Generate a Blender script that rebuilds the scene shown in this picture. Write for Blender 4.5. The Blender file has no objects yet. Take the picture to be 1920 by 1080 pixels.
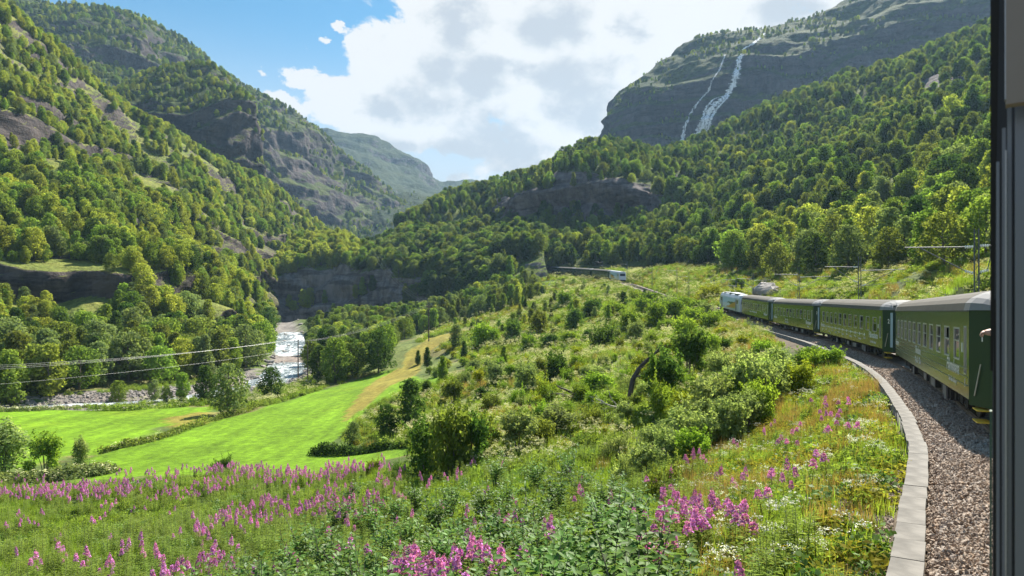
import bpy, math, random
import numpy as np
from mathutils import Vector, Matrix, noise as mnoise
from mathutils.bvhtree import BVHTree

S = bpy.context.scene
COL = S.collection
R = math.radians
random.seed(7)
RNG = np.random.default_rng(11)

# ------------------------------------------------------------------ camera
HOR, F = 590.0, 1280.0                      # horizon row and focal length in photo pixels
cam_d = bpy.data.cameras.new('camera')
cam_d.lens, cam_d.sensor_width = 24.0, 36.0
cam_d.shift_y = (HOR - 540.0) / 1920.0
cam_d.clip_start, cam_d.clip_end = 0.05, 12000
cam_d.dof.use_dof = True
cam_d.dof.focus_distance = 60.0
cam_d.dof.aperture_fstop = 9.0
cam = bpy.data.objects.new('camera', cam_d)
cam.location = (0, 0, 0)
cam.rotation_euler = (R(90), 0, 0)
COL.objects.link(cam)
S.camera = cam

# ------------------------------------------------------------------ render settings
S.view_settings.view_transform = 'Standard'
S.view_settings.look = 'None'
S.view_settings.gamma = 1.0
S.view_settings.use_curve_mapping = False
S.view_settings.exposure = 1.3
S.render.engine = 'CYCLES'
cy = S.cycles
cy.max_bounces, cy.diffuse_bounces, cy.glossy_bounces = 9, 6, 2
cy.transmission_bounces, cy.transparent_max_bounces, cy.volume_bounces = 7, 10, 0
cy.caustics_reflective = cy.caustics_refractive = False
cy.use_denoising = True
cy.sample_clamp_indirect = 6.0

# ------------------------------------------------------------------ sky and sun
SUN_EL, SUN_AZ = R(50), R(34)               # azimuth clockwise from +Y
SUN_STRENGTH, SKY_STRENGTH = 5.0, 0.058
def node(nt, kind, **kw):
    n = nt.nodes.new(kind)
    for k, v in kw.items():
        if k == 'inp':
            for kk, vv in v.items():
                if isinstance(vv, bpy.types.NodeSocket): nt.links.new(vv, n.inputs[kk])
                else: n.inputs[kk].default_value = vv
        else: setattr(n, k, v)
    return n
def math_n(nt, op, a, b=None, c=None, clamp=False):
    n = nt.nodes.new('ShaderNodeMath'); n.operation = op; n.use_clamp = clamp
    for i, v in enumerate((a, b, c)):
        if v is None: continue
        if isinstance(v, bpy.types.NodeSocket): nt.links.new(v, n.inputs[i])
        else: n.inputs[i].default_value = v
    return n.outputs[0]
def mixc(nt, fac, a, b, blend='MIX'):
    n = nt.nodes.new('ShaderNodeMix'); n.data_type = 'RGBA'; n.blend_type = blend
    for i, v in ((0, fac), (6, a), (7, b)):
        if isinstance(v, bpy.types.NodeSocket): nt.links.new(v, n.inputs[i])
        elif i == 0: n.inputs[0].default_value = v
        else: n.inputs[i].default_value = (*v, 1) if len(v) == 3 else v
    return n.outputs[2]
def maprange(nt, v, a, b, c=0.0, d=1.0, smooth=True):
    n = nt.nodes.new('ShaderNodeMapRange'); n.interpolation_type = 'SMOOTHSTEP' if smooth else 'LINEAR'
    nt.links.new(v, n.inputs[0])
    for i, x in enumerate((a, b, c, d)): n.inputs[i + 1].default_value = x
    return n.outputs[0]
def noise_n(nt, vec, scale, detail=6, rough=0.55, dist=0.0):
    n = nt.nodes.new('ShaderNodeTexNoise')
    if vec is not None: nt.links.new(vec, n.inputs['Vector'])
    n.inputs['Scale'].default_value = scale; n.inputs['Detail'].default_value = detail
    n.inputs['Roughness'].default_value = rough; n.inputs['Distortion'].default_value = dist
    return n.outputs['Fac']

W = bpy.data.worlds.new('World'); S.world = W; W.use_nodes = True
nt = W.node_tree; nt.nodes.clear()
tc = node(nt, 'ShaderNodeTexCoord').outputs['Generated']
sky = node(nt, 'ShaderNodeTexSky', sky_type='NISHITA', sun_disc=False, sun_elevation=SUN_EL, sun_rotation=SUN_AZ,
           altitude=200, air_density=1.0, dust_density=0.6, ozone_density=1.6)
sky_c = mixc(nt, 1.0, sky.outputs[0], (0.44, 0.92, 1.00), 'MULTIPLY')
def pdir(px, py):
    return Vector(((px - 960) / F, 1.0, (HOR - py) / F)).normalized()
sq = node(nt, 'ShaderNodeVectorMath', operation='MULTIPLY'); nt.links.new(tc, sq.inputs[0]); sq.inputs[1].default_value = (1, 1, 1.45)
wn = node(nt, 'ShaderNodeTexNoise'); nt.links.new(sq.outputs[0], wn.inputs['Vector']); wn.inputs['Scale'].default_value = 7.0; wn.inputs['Detail'].default_value = 6; wn.inputs['Roughness'].default_value = 0.6
wv = node(nt, 'ShaderNodeVectorMath', operation='MULTIPLY_ADD'); nt.links.new(wn.outputs['Color'], wv.inputs[0]); wv.inputs[1].default_value = (0.16,) * 3; wv.inputs[2].default_value = (-0.08,) * 3
wq = node(nt, 'ShaderNodeVectorMath', operation='ADD'); nt.links.new(sq.outputs[0], wq.inputs[0]); nt.links.new(wv.outputs[0], wq.inputs[1])
def blob_field(blobs):
    out = None
    for px, py, rad in blobs:
        d = pdir(px, py); v = node(nt, 'ShaderNodeVectorMath', operation='DISTANCE')
        nt.links.new(wq.outputs[0], v.inputs[0]); v.inputs[1].default_value = (d.x, d.y, d.z * 1.45)
        f = math_n(nt, 'MULTIPLY_ADD', v.outputs['Value'], -1.0 / (rad / F), 1.0)
        out = f if out is None else math_n(nt, 'SMOOTH_MAX', out, f, 0.25)
    return math_n(nt, 'MAXIMUM', out, -1.2)
white = blob_field([(1330, 0, 400), (1000, 120, 240), (780, 125, 120), (880, 45, 100), (1120, 190, 260), (655, 195, 80), (605, 103, 26),
                    (700, 215, 100), (860, 215, 150), (500, 150, 34), (575, 150, 44), (1250, 120, 260), (1080, 262, 80), (1600, 200, 300),
                    (550, 205, 50), (990, 20, 150), (645, 68, 24), (516, 42, 16), (700, 95, 60)])
n_big = noise_n(nt, sq.outputs[0], 9.0, 9, 0.6, 0.3)
n_far = noise_n(nt, sq.outputs[0], 2.3, 8, 0.58)
wfield = math_n(nt, 'MULTIPLY_ADD', math_n(nt, 'SUBTRACT', n_big, 0.5), 2.5, white)
# away from the big cloud the same broken cumulus goes on over the rest of the sky
sep = node(nt, 'ShaderNodeSeparateXYZ'); nt.links.new(tc, sep.inputs[0])
ahead = maprange(nt, sep.outputs['Y'], 0.35, 0.75)
other = math_n(nt, 'MULTIPLY_ADD', math_n(nt, 'SUBTRACT', n_far, 0.60), 7.0, math_n(nt, 'MULTIPLY', ahead, -2.2))
wmask = maprange(nt, math_n(nt, 'MAXIMUM', wfield, other), -0.03, 0.17)
grey = blob_field([(880, 65, 70), (1075, 25, 110), (800, 150, 100), (900, 165, 90), (1080, 185, 110), (1000, 155, 60), (960, 285, 100), (840, 285, 90), (720, 270, 60),
                   (1130, 170, 80), (700, 180, 50), (1500, 20, 90), (1180, 50, 60)])
gfield = math_n(nt, 'MULTIPLY_ADD', math_n(nt, 'SUBTRACT', noise_n(nt, sq.outputs[0], 13.0, 7, 0.55, 0.2), 0.5), 1.8, grey)
gmask = maprange(nt, gfield, 0.10, 0.70)
far_grey = maprange(nt, noise_n(nt, sq.outputs[0], 4.0, 5), 0.5, 0.7, 0.0, 0.6)
cloud_c = mixc(nt, math_n(nt, 'MAXIMUM', gmask, math_n(nt, 'MULTIPLY', far_grey, math_n(nt, 'SUBTRACT', 1.0, ahead))), (0.372, 0.368, 0.358), (0.238, 0.252, 0.266))
low = maprange(nt, sep.outputs['Z'], 0.17, 0.40, 0.95, 0.0)     # pale air towards the horizon
sky_low = node(nt, 'ShaderNodeBackground'); sky_low.inputs[0].default_value = (0.275, 0.31, 0.335, 1); sky_low.inputs[1].default_value = 1.0
bg1 = node(nt, 'ShaderNodeBackground'); nt.links.new(sky_c, bg1.inputs[0]); bg1.inputs[1].default_value = SKY_STRENGTH
bg2 = node(nt, 'ShaderNodeBackground'); nt.links.new(cloud_c, bg2.inputs[0]); bg2.inputs[1].default_value = 1.0
mlow = node(nt, 'ShaderNodeMixShader'); nt.links.new(low, mlow.inputs[0]); nt.links.new(bg1.outputs[0], mlow.inputs[1]); nt.links.new(sky_low.outputs[0], mlow.inputs[2])
mx = node(nt, 'ShaderNodeMixShader'); nt.links.new(wmask, mx.inputs[0]); nt.links.new(mlow.outputs[0], mx.inputs[1]); nt.links.new(bg2.outputs[0], mx.inputs[2])
wo = node(nt, 'ShaderNodeOutputWorld'); nt.links.new(mx.outputs[0], wo.inputs[0])

sun_d = bpy.data.lights.new('sun', 'SUN'); sun_d.energy = SUN_STRENGTH; sun_d.angle = R(0.53); sun_d.color = (1.0, 0.94, 0.82)
sun = bpy.data.objects.new('sun', sun_d); COL.objects.link(sun)
SUN_DIR = Vector((math.sin(SUN_AZ) * math.cos(SUN_EL), math.cos(SUN_AZ) * math.cos(SUN_EL), math.sin(SUN_EL)))
sun.rotation_euler = SUN_DIR.to_track_quat('Z', 'Y').to_euler()
sun.location = SUN_DIR * 3000

# ------------------------------------------------------------------ helpers
def tag(o, label=None, cat=None, group=None, kind=None):
    if label: o['label'] = label
    if cat: o['category'] = cat
    if group: o['group'] = group
    if kind: o['kind'] = kind
    return o
def empty(name, loc=(0, 0, 0), rz=0.0):
    o = bpy.data.objects.new(name, None); o.empty_display_size = 0.3
    o.location = loc; o.rotation_euler = (0, 0, rz); COL.objects.link(o); return o
def link(name, me, parent=None, kind=None):
    o = bpy.data.objects.new(name, me); COL.objects.link(o)
    if parent is not None: o.parent = parent
    if kind: o['kind'] = kind
    return o
def mesh_np(name, verts, faces, mats=(), smooth=False, mat_idx=None):
    """faces: (N,3) or (N,4) array"""
    me = bpy.data.meshes.new(name)
    verts = np.asarray(verts, np.float32); faces = np.asarray(faces, np.int32)
    k = faces.shape[1]
    me.vertices.add(len(verts)); me.vertices.foreach_set('co', verts.ravel())
    me.loops.add(faces.size); me.loops.foreach_set('vertex_index', faces.ravel())
    me.polygons.add(len(faces)); me.polygons.foreach_set('loop_start', np.arange(0, faces.size, k, dtype=np.int32))
    if smooth: me.polygons.foreach_set('use_smooth', np.ones(len(faces), bool))
    for m in mats: me.materials.append(m)
    if mat_idx is not None: me.polygons.foreach_set('material_index', np.asarray(mat_idx, np.int32))
    me.update(calc_edges=True); me.validate()
    return me
class MB:
    """collects boxes, tubes and quads of one part"""
    def __init__(s): s.v = []; s.f = []; s.m = []
    def add(s, vs, fs, m=0):
        b = len(s.v); s.v += [tuple(p) for p in vs]; s.f += [tuple(b + i for i in f) for f in fs]; s.m += [m] * len(fs); return s
    def box(s, x0, x1, y0, y1, z0, z1, m=0, M=None):
        vs = [(x, y, z) for z in (z0, z1) for y in (y0, y1) for x in (x0, x1)]
        if M is not None: vs = [tuple(M @ Vector(p)) for p in vs]
        return s.add(vs, [(0, 2, 3, 1), (4, 5, 7, 6), (0, 1, 5, 4), (2, 6, 7, 3), (0, 4, 6, 2), (1, 3, 7, 5)], m)
    def tube(s, pts, rad, n=6, m=0, cap=True):
        pts = [Vector(p) for p in pts]
        rads = rad if isinstance(rad, (list, tuple)) else [rad] * len(pts)
        vs = []; prev = None
        for i, p in enumerate(pts):
            t = (pts[min(i + 1, len(pts) - 1)] - pts[max(i - 1, 0)]).normalized()
            a = prev if prev is not None else (Vector((1, 0, 0)) if abs(t.z) > 0.9 else Vector((0, 0, 1)))
            u = (a - t * a.dot(t)).normalized(); w = t.cross(u); prev = u
            for k in range(n):
                an = 2 * math.pi * k / n
                vs.append(p + (u * math.cos(an) + w * math.sin(an)) * rads[i])
        fs = [(i * n + k, i * n + (k + 1) % n, (i + 1) * n + (k + 1) % n, (i + 1) * n + k) for i in range(len(pts) - 1) for k in range(n)]
        if cap: fs += [tuple(range(n - 1, -1, -1)), tuple((len(pts) - 1) * n + k for k in range(n))]
        return s.add(vs, fs, m)
    def lathe(s, prof, axis='x', at=(0, 0, 0), n=16, m=0):
        """prof: list of (pos along axis, radius)"""
        vs = []
        for p, r in prof:
            for k in range(n):
                a = 2 * math.pi * k / n; c, d = r * math.cos(a), r * math.sin(a)
                q = {'x': (p, c, d), 'y': (c, p, d), 'z': (c, d, p)}[axis]
                vs.append((q[0] + at[0], q[1] + at[1], q[2] + at[2]))
        fs = [(i * n + k, i * n + (k + 1) % n, (i + 1) * n + (k + 1) % n, (i + 1) * n + k) for i in range(len(prof) - 1) for k in range(n)]
        fs += [tuple(range(n - 1, -1, -1)), tuple((len(prof) - 1) * n + k for k in range(n))]
        return s.add(vs, fs, m)
    def mesh(s, name, mats, smooth=False):
        me = bpy.data.meshes.new(name); me.from_pydata(s.v, [], s.f)
        for m in (mats if isinstance(mats, (list, tuple)) else [mats]): me.materials.append(m)
        me.polygons.foreach_set('material_index', s.m)
        if smooth: me.polygons.foreach_set('use_smooth', [True] * len(s.f))
        me.update(); return me
    def build(s, name, mats, parent=None, smooth=False, kind=None):
        return link(name, s.mesh(name, mats, smooth), parent, kind)
def copy_part(o, parent):
    c = o.copy(); COL.objects.link(c); c.parent = parent
    for ch in o.children: copy_part(ch, c)
    return c
def copy_tree(root, skip=()):
    c = root.copy(); COL.objects.link(c)
    for ch in root.children:
        if ch.name.split('.')[0] not in skip: copy_part(ch, c)
    return c
# --- numpy value noise
def vnoise(P, seed=0):
    P = np.asarray(P, np.float64); I = np.floor(P).astype(np.int64); f = P - I; u = f * f * f * (f * (f * 6 - 15) + 10)
    def h(ix, iy, iz):
        n = (ix * 374761393 + iy * 668265263 + iz * 1442695041 + seed * 1013904223) & 0xffffffff
        n = ((n ^ (n >> 13)) * 1274126177) & 0xffffffff
        n = ((n ^ (n >> 16)) * 2246822519) & 0xffffffff
        return ((n ^ (n >> 15)) & 0xffffff) / float(0xffffff)
    r = 0
    for dx in (0, 1):
        for dy in (0, 1):
            for dz in (0, 1):
                w = (u[:, 0] if dx else 1 - u[:, 0]) * (u[:, 1] if dy else 1 - u[:, 1]) * (u[:, 2] if dz else 1 - u[:, 2])
                r = r + w * h(I[:, 0] + dx, I[:, 1] + dy, I[:, 2] + dz)
    return r * 2 - 1
def fbm(P, scale, octaves=5, seed=0, gain=0.5):
    P = np.asarray(P, np.float64) / scale; a, t = 1.0, 0.0
    for o in range(octaves):
        t = t + a * vnoise(P * (2.03 ** o) + o * 17.3, seed + o); a *= gain
    return t
def in_poly(px, py, poly):
    px = np.asarray(px); py = np.asarray(py); r = np.zeros(px.shape, bool); n = len(poly)
    for i in range(n):
        x0, y0 = poly[i]; x1, y1 = poly[(i + 1) % n]
        if y0 == y1: continue
        c = ((y0 > py) != (y1 > py)) & (px < (x1 - x0) * (py - y0) / (y1 - y0) + x0)
        r ^= c
    return r
def pix(P):
    P = np.asarray(P); y = np.maximum(P[..., 1], 0.5)
    return 960 + F * P[..., 0] / y, HOR - F * P[..., 2] / y
def at(px, py, d): return Vector(((px - 960) / F * d, d, (HOR - py) / F * d))

# ------------------------------------------------------------------ materials
def new_mat(name):
    m = bpy.data.materials.new(name); m.use_nodes = True; m.node_tree.nodes.clear(); return m, m.node_tree
def out(nt, sh, disp=None):
    o = node(nt, 'ShaderNodeOutputMaterial'); nt.links.new(sh, o.inputs[0])
def simple(name, col, rough=0.6, metal=0.0, spec=0.5, noise=0.0, scale=3.0, bump=0.0, bscale=40.0):
    m, t = new_mat(name)
    p = node(t, 'ShaderNodeBsdfPrincipled'); p.inputs['Roughness'].default_value = rough; p.inputs['Metallic'].default_value = metal
    p.inputs['Specular IOR Level'].default_value = spec
    co = node(t, 'ShaderNodeTexCoord').outputs['Object']
    if noise:
        f = noise_n(t, co, scale, 7, 0.6)
        c = mixc(t, maprange(t, f, 0.3, 0.7), tuple(x * (1 - noise) for x in col), tuple(min(1, x * (1 + noise)) for x in col))
        t.links.new(c, p.inputs['Base Color'])
    else: p.inputs['Base Color'].default_value = (*col, 1)
    if bump:
        b = node(t, 'ShaderNodeBump', inp={'Strength': bump, 'Distance': 0.02}); t.links.new(noise_n(t, co, bscale, 5), b.inputs['Height'])
        t.links.new(b.outputs[0], p.inputs['Normal'])
    out(t, p.outputs[0]); return m
def leaf_mat(name, col, trans=0.56, var=0.30, gloss=0.0, hue=0.012, under=None):
    """thin leaf: diffuse both sides plus light coming through"""
    m, t = new_mat(name)
    oi = node(t, 'ShaderNodeObjectInfo').outputs['Random']
    g = node(t, 'ShaderNodeNewGeometry')
    hs = node(t, 'ShaderNodeHueSaturation'); hs.inputs['Color'].default_value = (*col, 1)
    t.links.new(maprange(t, oi, 0, 1, 0.5 - hue, 0.5 + hue, False), hs.inputs['Hue'])
    rnd = math_n(t, 'FRACT', math_n(t, 'MULTIPLY', oi, 7.31))
    leafv = maprange(t, g.outputs['Random Per Island'], 0, 1, 1 - var, 1 + var, False)
    t.links.new(math_n(t, 'MULTIPLY', leafv, maprange(t, rnd, 0, 1, 0.78, 1.22, False)), hs.inputs['Value'])
    c = hs.outputs[0]
    if under: c = mixc(t, g.outputs['Backfacing'], c, under)
    d = node(t, 'ShaderNodeBsdfDiffuse'); t.links.new(c, d.inputs[0])
    tr = node(t, 'ShaderNodeBsdfTranslucent'); t.links.new(mixc(t, 1.0, c, (1.40, 1.42, 0.70), 'MULTIPLY'), tr.inputs[0])
    mxs = node(t, 'ShaderNodeMixShader'); mxs.inputs[0].default_value = trans
    t.links.new(d.outputs[0], mxs.inputs[1]); t.links.new(tr.outputs[0], mxs.inputs[2])
    s = mxs.outputs[0]
    if gloss:
        gl = node(t, 'ShaderNodeBsdfGlossy'); gl.inputs['Roughness'].default_value = 0.5; gl.inputs[0].default_value = (1, 1, 1, 1)
        m2 = node(t, 'ShaderNodeMixShader'); m2.inputs[0].default_value = gloss
        t.links.new(s, m2.inputs[1]); t.links.new(gl.outputs[0], m2.inputs[2]); s = m2.outputs[0]
    out(t, s); return m
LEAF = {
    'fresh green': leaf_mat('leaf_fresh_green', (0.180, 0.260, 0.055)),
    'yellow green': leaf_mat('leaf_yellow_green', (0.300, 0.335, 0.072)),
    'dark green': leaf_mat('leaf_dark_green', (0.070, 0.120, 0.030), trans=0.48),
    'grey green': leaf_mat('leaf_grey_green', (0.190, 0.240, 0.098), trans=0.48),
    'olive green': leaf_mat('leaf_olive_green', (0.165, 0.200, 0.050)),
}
COLOURS = list(LEAF)
BUSH_LEAF = {
    'fresh green': leaf_mat('bush_leaf_fresh_green', (0.200, 0.290, 0.045)),
    'yellow green': leaf_mat('bush_leaf_yellow_green', (0.270, 0.300, 0.035)),
    'dark green': leaf_mat('bush_leaf_dark_green', (0.085, 0.150, 0.035)),
    'grey green': leaf_mat('bush_leaf_grey_green', (0.240, 0.300, 0.125)),
    'olive green': leaf_mat('bush_leaf_olive_green', (0.170, 0.205, 0.045)),
}
M_herb = leaf_mat('herb_leaf', (0.190, 0.255, 0.062))
M_herb2 = leaf_mat('herb_leaf_yellow', (0.255, 0.250, 0.048), trans=0.48)
M_grass = leaf_mat('grass_blade', (0.220, 0.310, 0.050))
M_drygrass = leaf_mat('dry_grass', (0.42, 0.29, 0.12), trans=0.3)
M_cream = leaf_mat('cream_flower', (0.62, 0.60, 0.36), trans=0.25, gloss=0.0, hue=0.0)
M_whitefl = leaf_mat('white_flower', (0.75, 0.75, 0.68), trans=0.2, gloss=0.0, hue=0.0)
M_yellowfl = leaf_mat('yellow_flower', (0.65, 0.50, 0.04), trans=0.2, gloss=0.0, hue=0.0)
M_pink = leaf_mat('pink_petal', (0.66, 0.27, 0.67), trans=0.3, gloss=0.0, hue=0.015)
M_pinkbud = leaf_mat('pink_bud', (0.50, 0.16, 0.34), trans=0.2, gloss=0.0)
M_stalk = simple('green_stalk', (0.13, 0.16, 0.05), 0.7)
M_redstalk = simple('reddish_stalk', (0.24, 0.17, 0.08), 0.7)
M_broad = leaf_mat('broad_leaf', (0.105, 0.200, 0.038), trans=0.35, gloss=0.018, under=(0.16, 0.25, 0.075))
M_bark = simple('bark', (0.14, 0.12, 0.10), 0.85, noise=0.4, scale=6, bump=0.6, bscale=18)
M_birch = simple('birch_bark', (0.34, 0.32, 0.29), 0.8, noise=0.45, scale=5)
M_deadwood = simple('dead_wood', (0.075, 0.060, 0.052), 0.85, noise=0.4, scale=3, bump=0.6, bscale=12)
M_palewood = simple('bleached_wood', (0.42, 0.39, 0.35), 0.85, noise=0.3, scale=4)
M_concrete = simple('concrete', (0.175, 0.163, 0.148), 0.9, noise=0.34, scale=1.4, bump=0.25, bscale=60)
M_stone = None
def stone_mat(name, cols, per_island=False):
    m, t = new_mat(name)
    p = node(t, 'ShaderNodeBsdfPrincipled'); p.inputs['Roughness'].default_value = 0.8; p.inputs['Specular IOR Level'].default_value = 0.3
    rnd = node(t, 'ShaderNodeObjectInfo').outputs['Random']
    rp = node(t, 'ShaderNodeValToRGB'); rp.color_ramp.interpolation = 'LINEAR'
    e = rp.color_ramp.elements
    while len(e) < len(cols): e.new(0.5)
    for i, c in enumerate(cols): e[i].position = i / (len(cols) - 1); e[i].color = (*c, 1)
    t.links.new(rnd, rp.inputs[0])
    co = node(t, 'ShaderNodeTexCoord').outputs['Object']
    f = maprange(t, noise_n(t, co, 2.5, 8, 0.65), 0.3, 0.7, 0.6, 1.25)
    c = mixc(t, 1.0, rp.outputs[0], f, 'MULTIPLY'); t.links.new(c, p.inputs['Base Color'])
    b = node(t, 'ShaderNodeBump', inp={'Strength': 0.5, 'Distance': 0.05}); t.links.new(noise_n(t, co, 6, 6), b.inputs['Height']); t.links.new(b.outputs[0], p.inputs['Normal'])
    out(t, p.outputs[0]); return m
M_ballast = stone_mat('ballast_stone', [(0.20, 0.145, 0.115), (0.42, 0.32, 0.25), (0.54, 0.43, 0.345), (0.31, 0.235, 0.185), (0.62, 0.53, 0.45), (0.45, 0.32, 0.225)])
M_boulder = stone_mat('boulder_stone', [(0.20, 0.185, 0.18), (0.30, 0.27, 0.25), (0.36, 0.31, 0.27)])

def ground_mat():
    m, t = new_mat('ground_cover')
    at_ = node(t, 'ShaderNodeAttribute', attribute_name='cover')
    co = node(t, 'ShaderNodeTexCoord').outputs['Object']
    n1 = noise_n(t, co, 0.09, 6, 0.6); n2 = noise_n(t, co, 1.1, 8, 0.7)
    st = node(t, 'ShaderNodeMapping'); t.links.new(co, st.inputs[0]); st.inputs['Rotation'].default_value = (0, 0, R(-38)); st.inputs['Scale'].default_value = (0.5, 0.055, 0.3)
    n3 = noise_n(t, st.outputs[0], 1.0, 4, 0.6)             # mowing lines run along the fields
    k = math_n(t, 'MULTIPLY', maprange(t, n1, 0.3, 0.7, 0.80, 1.18), maprange(t, n2, 0.25, 0.75, 0.60, 1.32))
    k = math_n(t, 'MULTIPLY', k, maprange(t, n3, 0.3, 0.7, 0.78, 1.16))
    c = mixc(t, 1.0, at_.outputs['Color'], k, 'MULTIPLY')
    c = mixc(t, maprange(t, noise_n(t, co, 0.05, 5, 0.6), 0.52, 0.75, 0.0, 0.35), c, mixc(t, 1.0, c, (1.35, 0.95, 0.8), 'MULTIPLY'))
    p = node(t, 'ShaderNodeBsdfPrincipled'); p.inputs['Roughness'].default_value = 0.9; p.inputs['Specular IOR Level'].default_value = 0.15
    t.links.new(c, p.inputs['Base Color'])
    b = node(t, 'ShaderNodeBump', inp={'Strength': 0.7, 'Distance': 0.25}); t.links.new(n2, b.inputs['Height']); t.links.new(b.outputs[0], p.inputs['Normal'])
    out(t, p.outputs[0]); return m
M_ground = ground_mat()
def mountain_mat(name, green, green2, rock, rock2, lo=0.50, hi=0.72, fine=0.05, grassy=0.0):
    """bare rock where the slope is steep, grass and scrub elsewhere"""
    m, t = new_mat(name)
    co = node(t, 'ShaderNodeTexCoord').outputs['Object']
    g = node(t, 'ShaderNodeNewGeometry'); sp = node(t, 'ShaderNodeSeparateXYZ'); t.links.new(g.outputs['True Normal'], sp.inputs[0])
    ra = node(t, 'ShaderNodeAttribute', attribute_name='rock').outputs['Fac']
    n1 = noise_n(t, co, fine, 9, 0.62); n2 = noise_n(t, co, fine * 5, 8, 0.65)
    steep = math_n(t, 'ADD', math_n(t, 'MULTIPLY_ADD', math_n(t, 'SUBTRACT', n1, 0.5), 0.55, sp.outputs['Z']), math_n(t, 'MULTIPLY_ADD', math_n(t, 'SUBTRACT', n2, 0.5), 0.35, math_n(t, 'MULTIPLY', ra, -0.5)))
    rf = maprange(t, steep, lo, hi, 1.0, 0.0)
    # rock: vertical streaks, horizontal ledges and cracks
    mp = node(t, 'ShaderNodeMapping'); t.links.new(co, mp.inputs[0]); mp.inputs['Scale'].default_value = (1.0, 1.0, 0.22)
    mq = node(t, 'ShaderNodeMapping'); t.links.new(co, mq.inputs[0]); mq.inputs['Scale'].default_value = (0.25, 0.25, 1.6); mq.inputs['Rotation'].default_value = (0, R(10), 0)
    s1 = noise_n(t, mp.outputs[0], fine * 2.6, 9, 0.68); s2 = noise_n(t, mq.outputs[0], fine * 2.2, 9, 0.66)
    rc = mixc(t, maprange(t, s1, 0.36, 0.64), rock, rock2)
    rc = mixc(t, maprange(t, s2, 0.38, 0.52, 0.72, 0.0), rc, tuple(x * 0.35 for x in rock))
    rc = mixc(t, maprange(t, n2, 0.60, 0.75, 0.0, 0.55), rc, tuple(0.75 * x for x in green))
    gc = mixc(t, maprange(t, n1, 0.35, 0.65), green, green2)
    gc = mixc(t, 1.0, gc, maprange(t, noise_n(t, co, fine * 9, 6, 0.7), 0.25, 0.75, 0.45, 1.4), 'MULTIPLY')
    p = node(t, 'ShaderNodeBsdfPrincipled'); p.inputs['Roughness'].default_value = 0.9; p.inputs['Specular IOR Level'].default_value = 0.12
    t.links.new(mixc(t, rf, gc, rc), p.inputs['Base Color'])
    hgt = math_n(t, 'ADD', math_n(t, 'MULTIPLY', s1, 0.6), math_n(t, 'ADD', math_n(t, 'MULTIPLY', s2, 0.7), math_n(t, 'MULTIPLY', n2, 0.5)))
    b = node(t, 'ShaderNodeBump', inp={'Strength': 1.0, 'Distance': 0.16 / fine}); t.links.new(hgt, b.inputs['Height']); t.links.new(b.outputs[0], p.inputs['Normal'])
    out(t, p.outputs[0]); return m
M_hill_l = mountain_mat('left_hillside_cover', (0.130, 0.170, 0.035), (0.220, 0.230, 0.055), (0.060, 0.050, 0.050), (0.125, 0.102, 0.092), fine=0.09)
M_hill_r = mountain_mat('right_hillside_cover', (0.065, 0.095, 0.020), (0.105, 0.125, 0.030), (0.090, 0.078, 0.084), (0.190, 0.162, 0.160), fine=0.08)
M_cliff = mountain_mat('bluff_cover', (0.080, 0.120, 0.022), (0.130, 0.160, 0.030), (0.120, 0.104, 0.104), (0.270, 0.235, 0.225), lo=0.55, hi=0.75, fine=0.10)
M_far = mountain_mat('mountain_cover', (0.045, 0.070, 0.020), (0.085, 0.105, 0.028), (0.055, 0.050, 0.058), (0.125, 0.102, 0.098), lo=0.20, hi=0.42, fine=0.022)
M_fall = mountain_mat('high_mountain_cover', (0.032, 0.055, 0.018), (0.070, 0.088, 0.024), (0.046, 0.044, 0.056), (0.095, 0.086, 0.096), lo=0.24, hi=0.46, fine=0.028)
M_vfar = mountain_mat('distant_mountain_cover', (0.026, 0.044, 0.020), (0.044, 0.060, 0.022), (0.060, 0.055, 0.060), (0.110, 0.098, 0.098), lo=0.28, hi=0.50, fine=0.014)
# ------------------------------------------------------------------ the railway line
def hd(a): return np.array([math.sin(R(a)), math.cos(R(a))])        # heading clockwise from +Y
OWN_H = 35.0
# coaches: start of the straight left side (x, y), heading, length, rail height at both ends
CARS = {'own': ((-3.5 * hd(OWN_H)[0], -3.5 * hd(OWN_H)[1]), OWN_H, 24.3, -3.40, -3.40),
        'A': ((13.75, 20.55), 24.8, 24.3, -3.40, -3.28), 'B': ((25.6, 47.2), 15.0, 24.3, -3.2, -2.60),
        'C': ((32.9, 74.6), 11.3, 24.3, -2.55, -1.90), 'D': ((38.4, 102.3), 9.7, 24.3, -1.65, -0.55), 'L': ((43.0, 128.9), 3.5, 16.5, -0.45, 0.85)}
ctrl = []
def right_of(h): return np.array([math.cos(R(h)), -math.sin(R(h))])
for k in ('own', 'A', 'B', 'C', 'D', 'L'):
    p, h, ln, z0, z1 = CARS[k]; p = np.array(p)
    for f in ((0.16, 0.84) if k != 'own' else (0.1, 0.85)):
        q = p + hd(h) * ln * f + right_of(h) * 1.45
        ctrl.append((*q, z0 + (z1 - z0) * f))
back = [(-46, -34, -3.4), (-30, -24.5, -3.4), (-16, -14.2, -3.4)]
ahead = [(46.0, 165, 2.6), (45.2, 185, 4.3), (44.2, 205, 6.2), (43.8, 230, 9.0), (43.0, 258, 12.0), (39.5, 290, 15.0), (34, 320, 17.6), (27.5, 350, 20.2), (18.5, 388, 23.4), (8, 425, 26.5), (-6, 465, 29)]
ctrl = np.array(back + ctrl + ahead, float)
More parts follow.
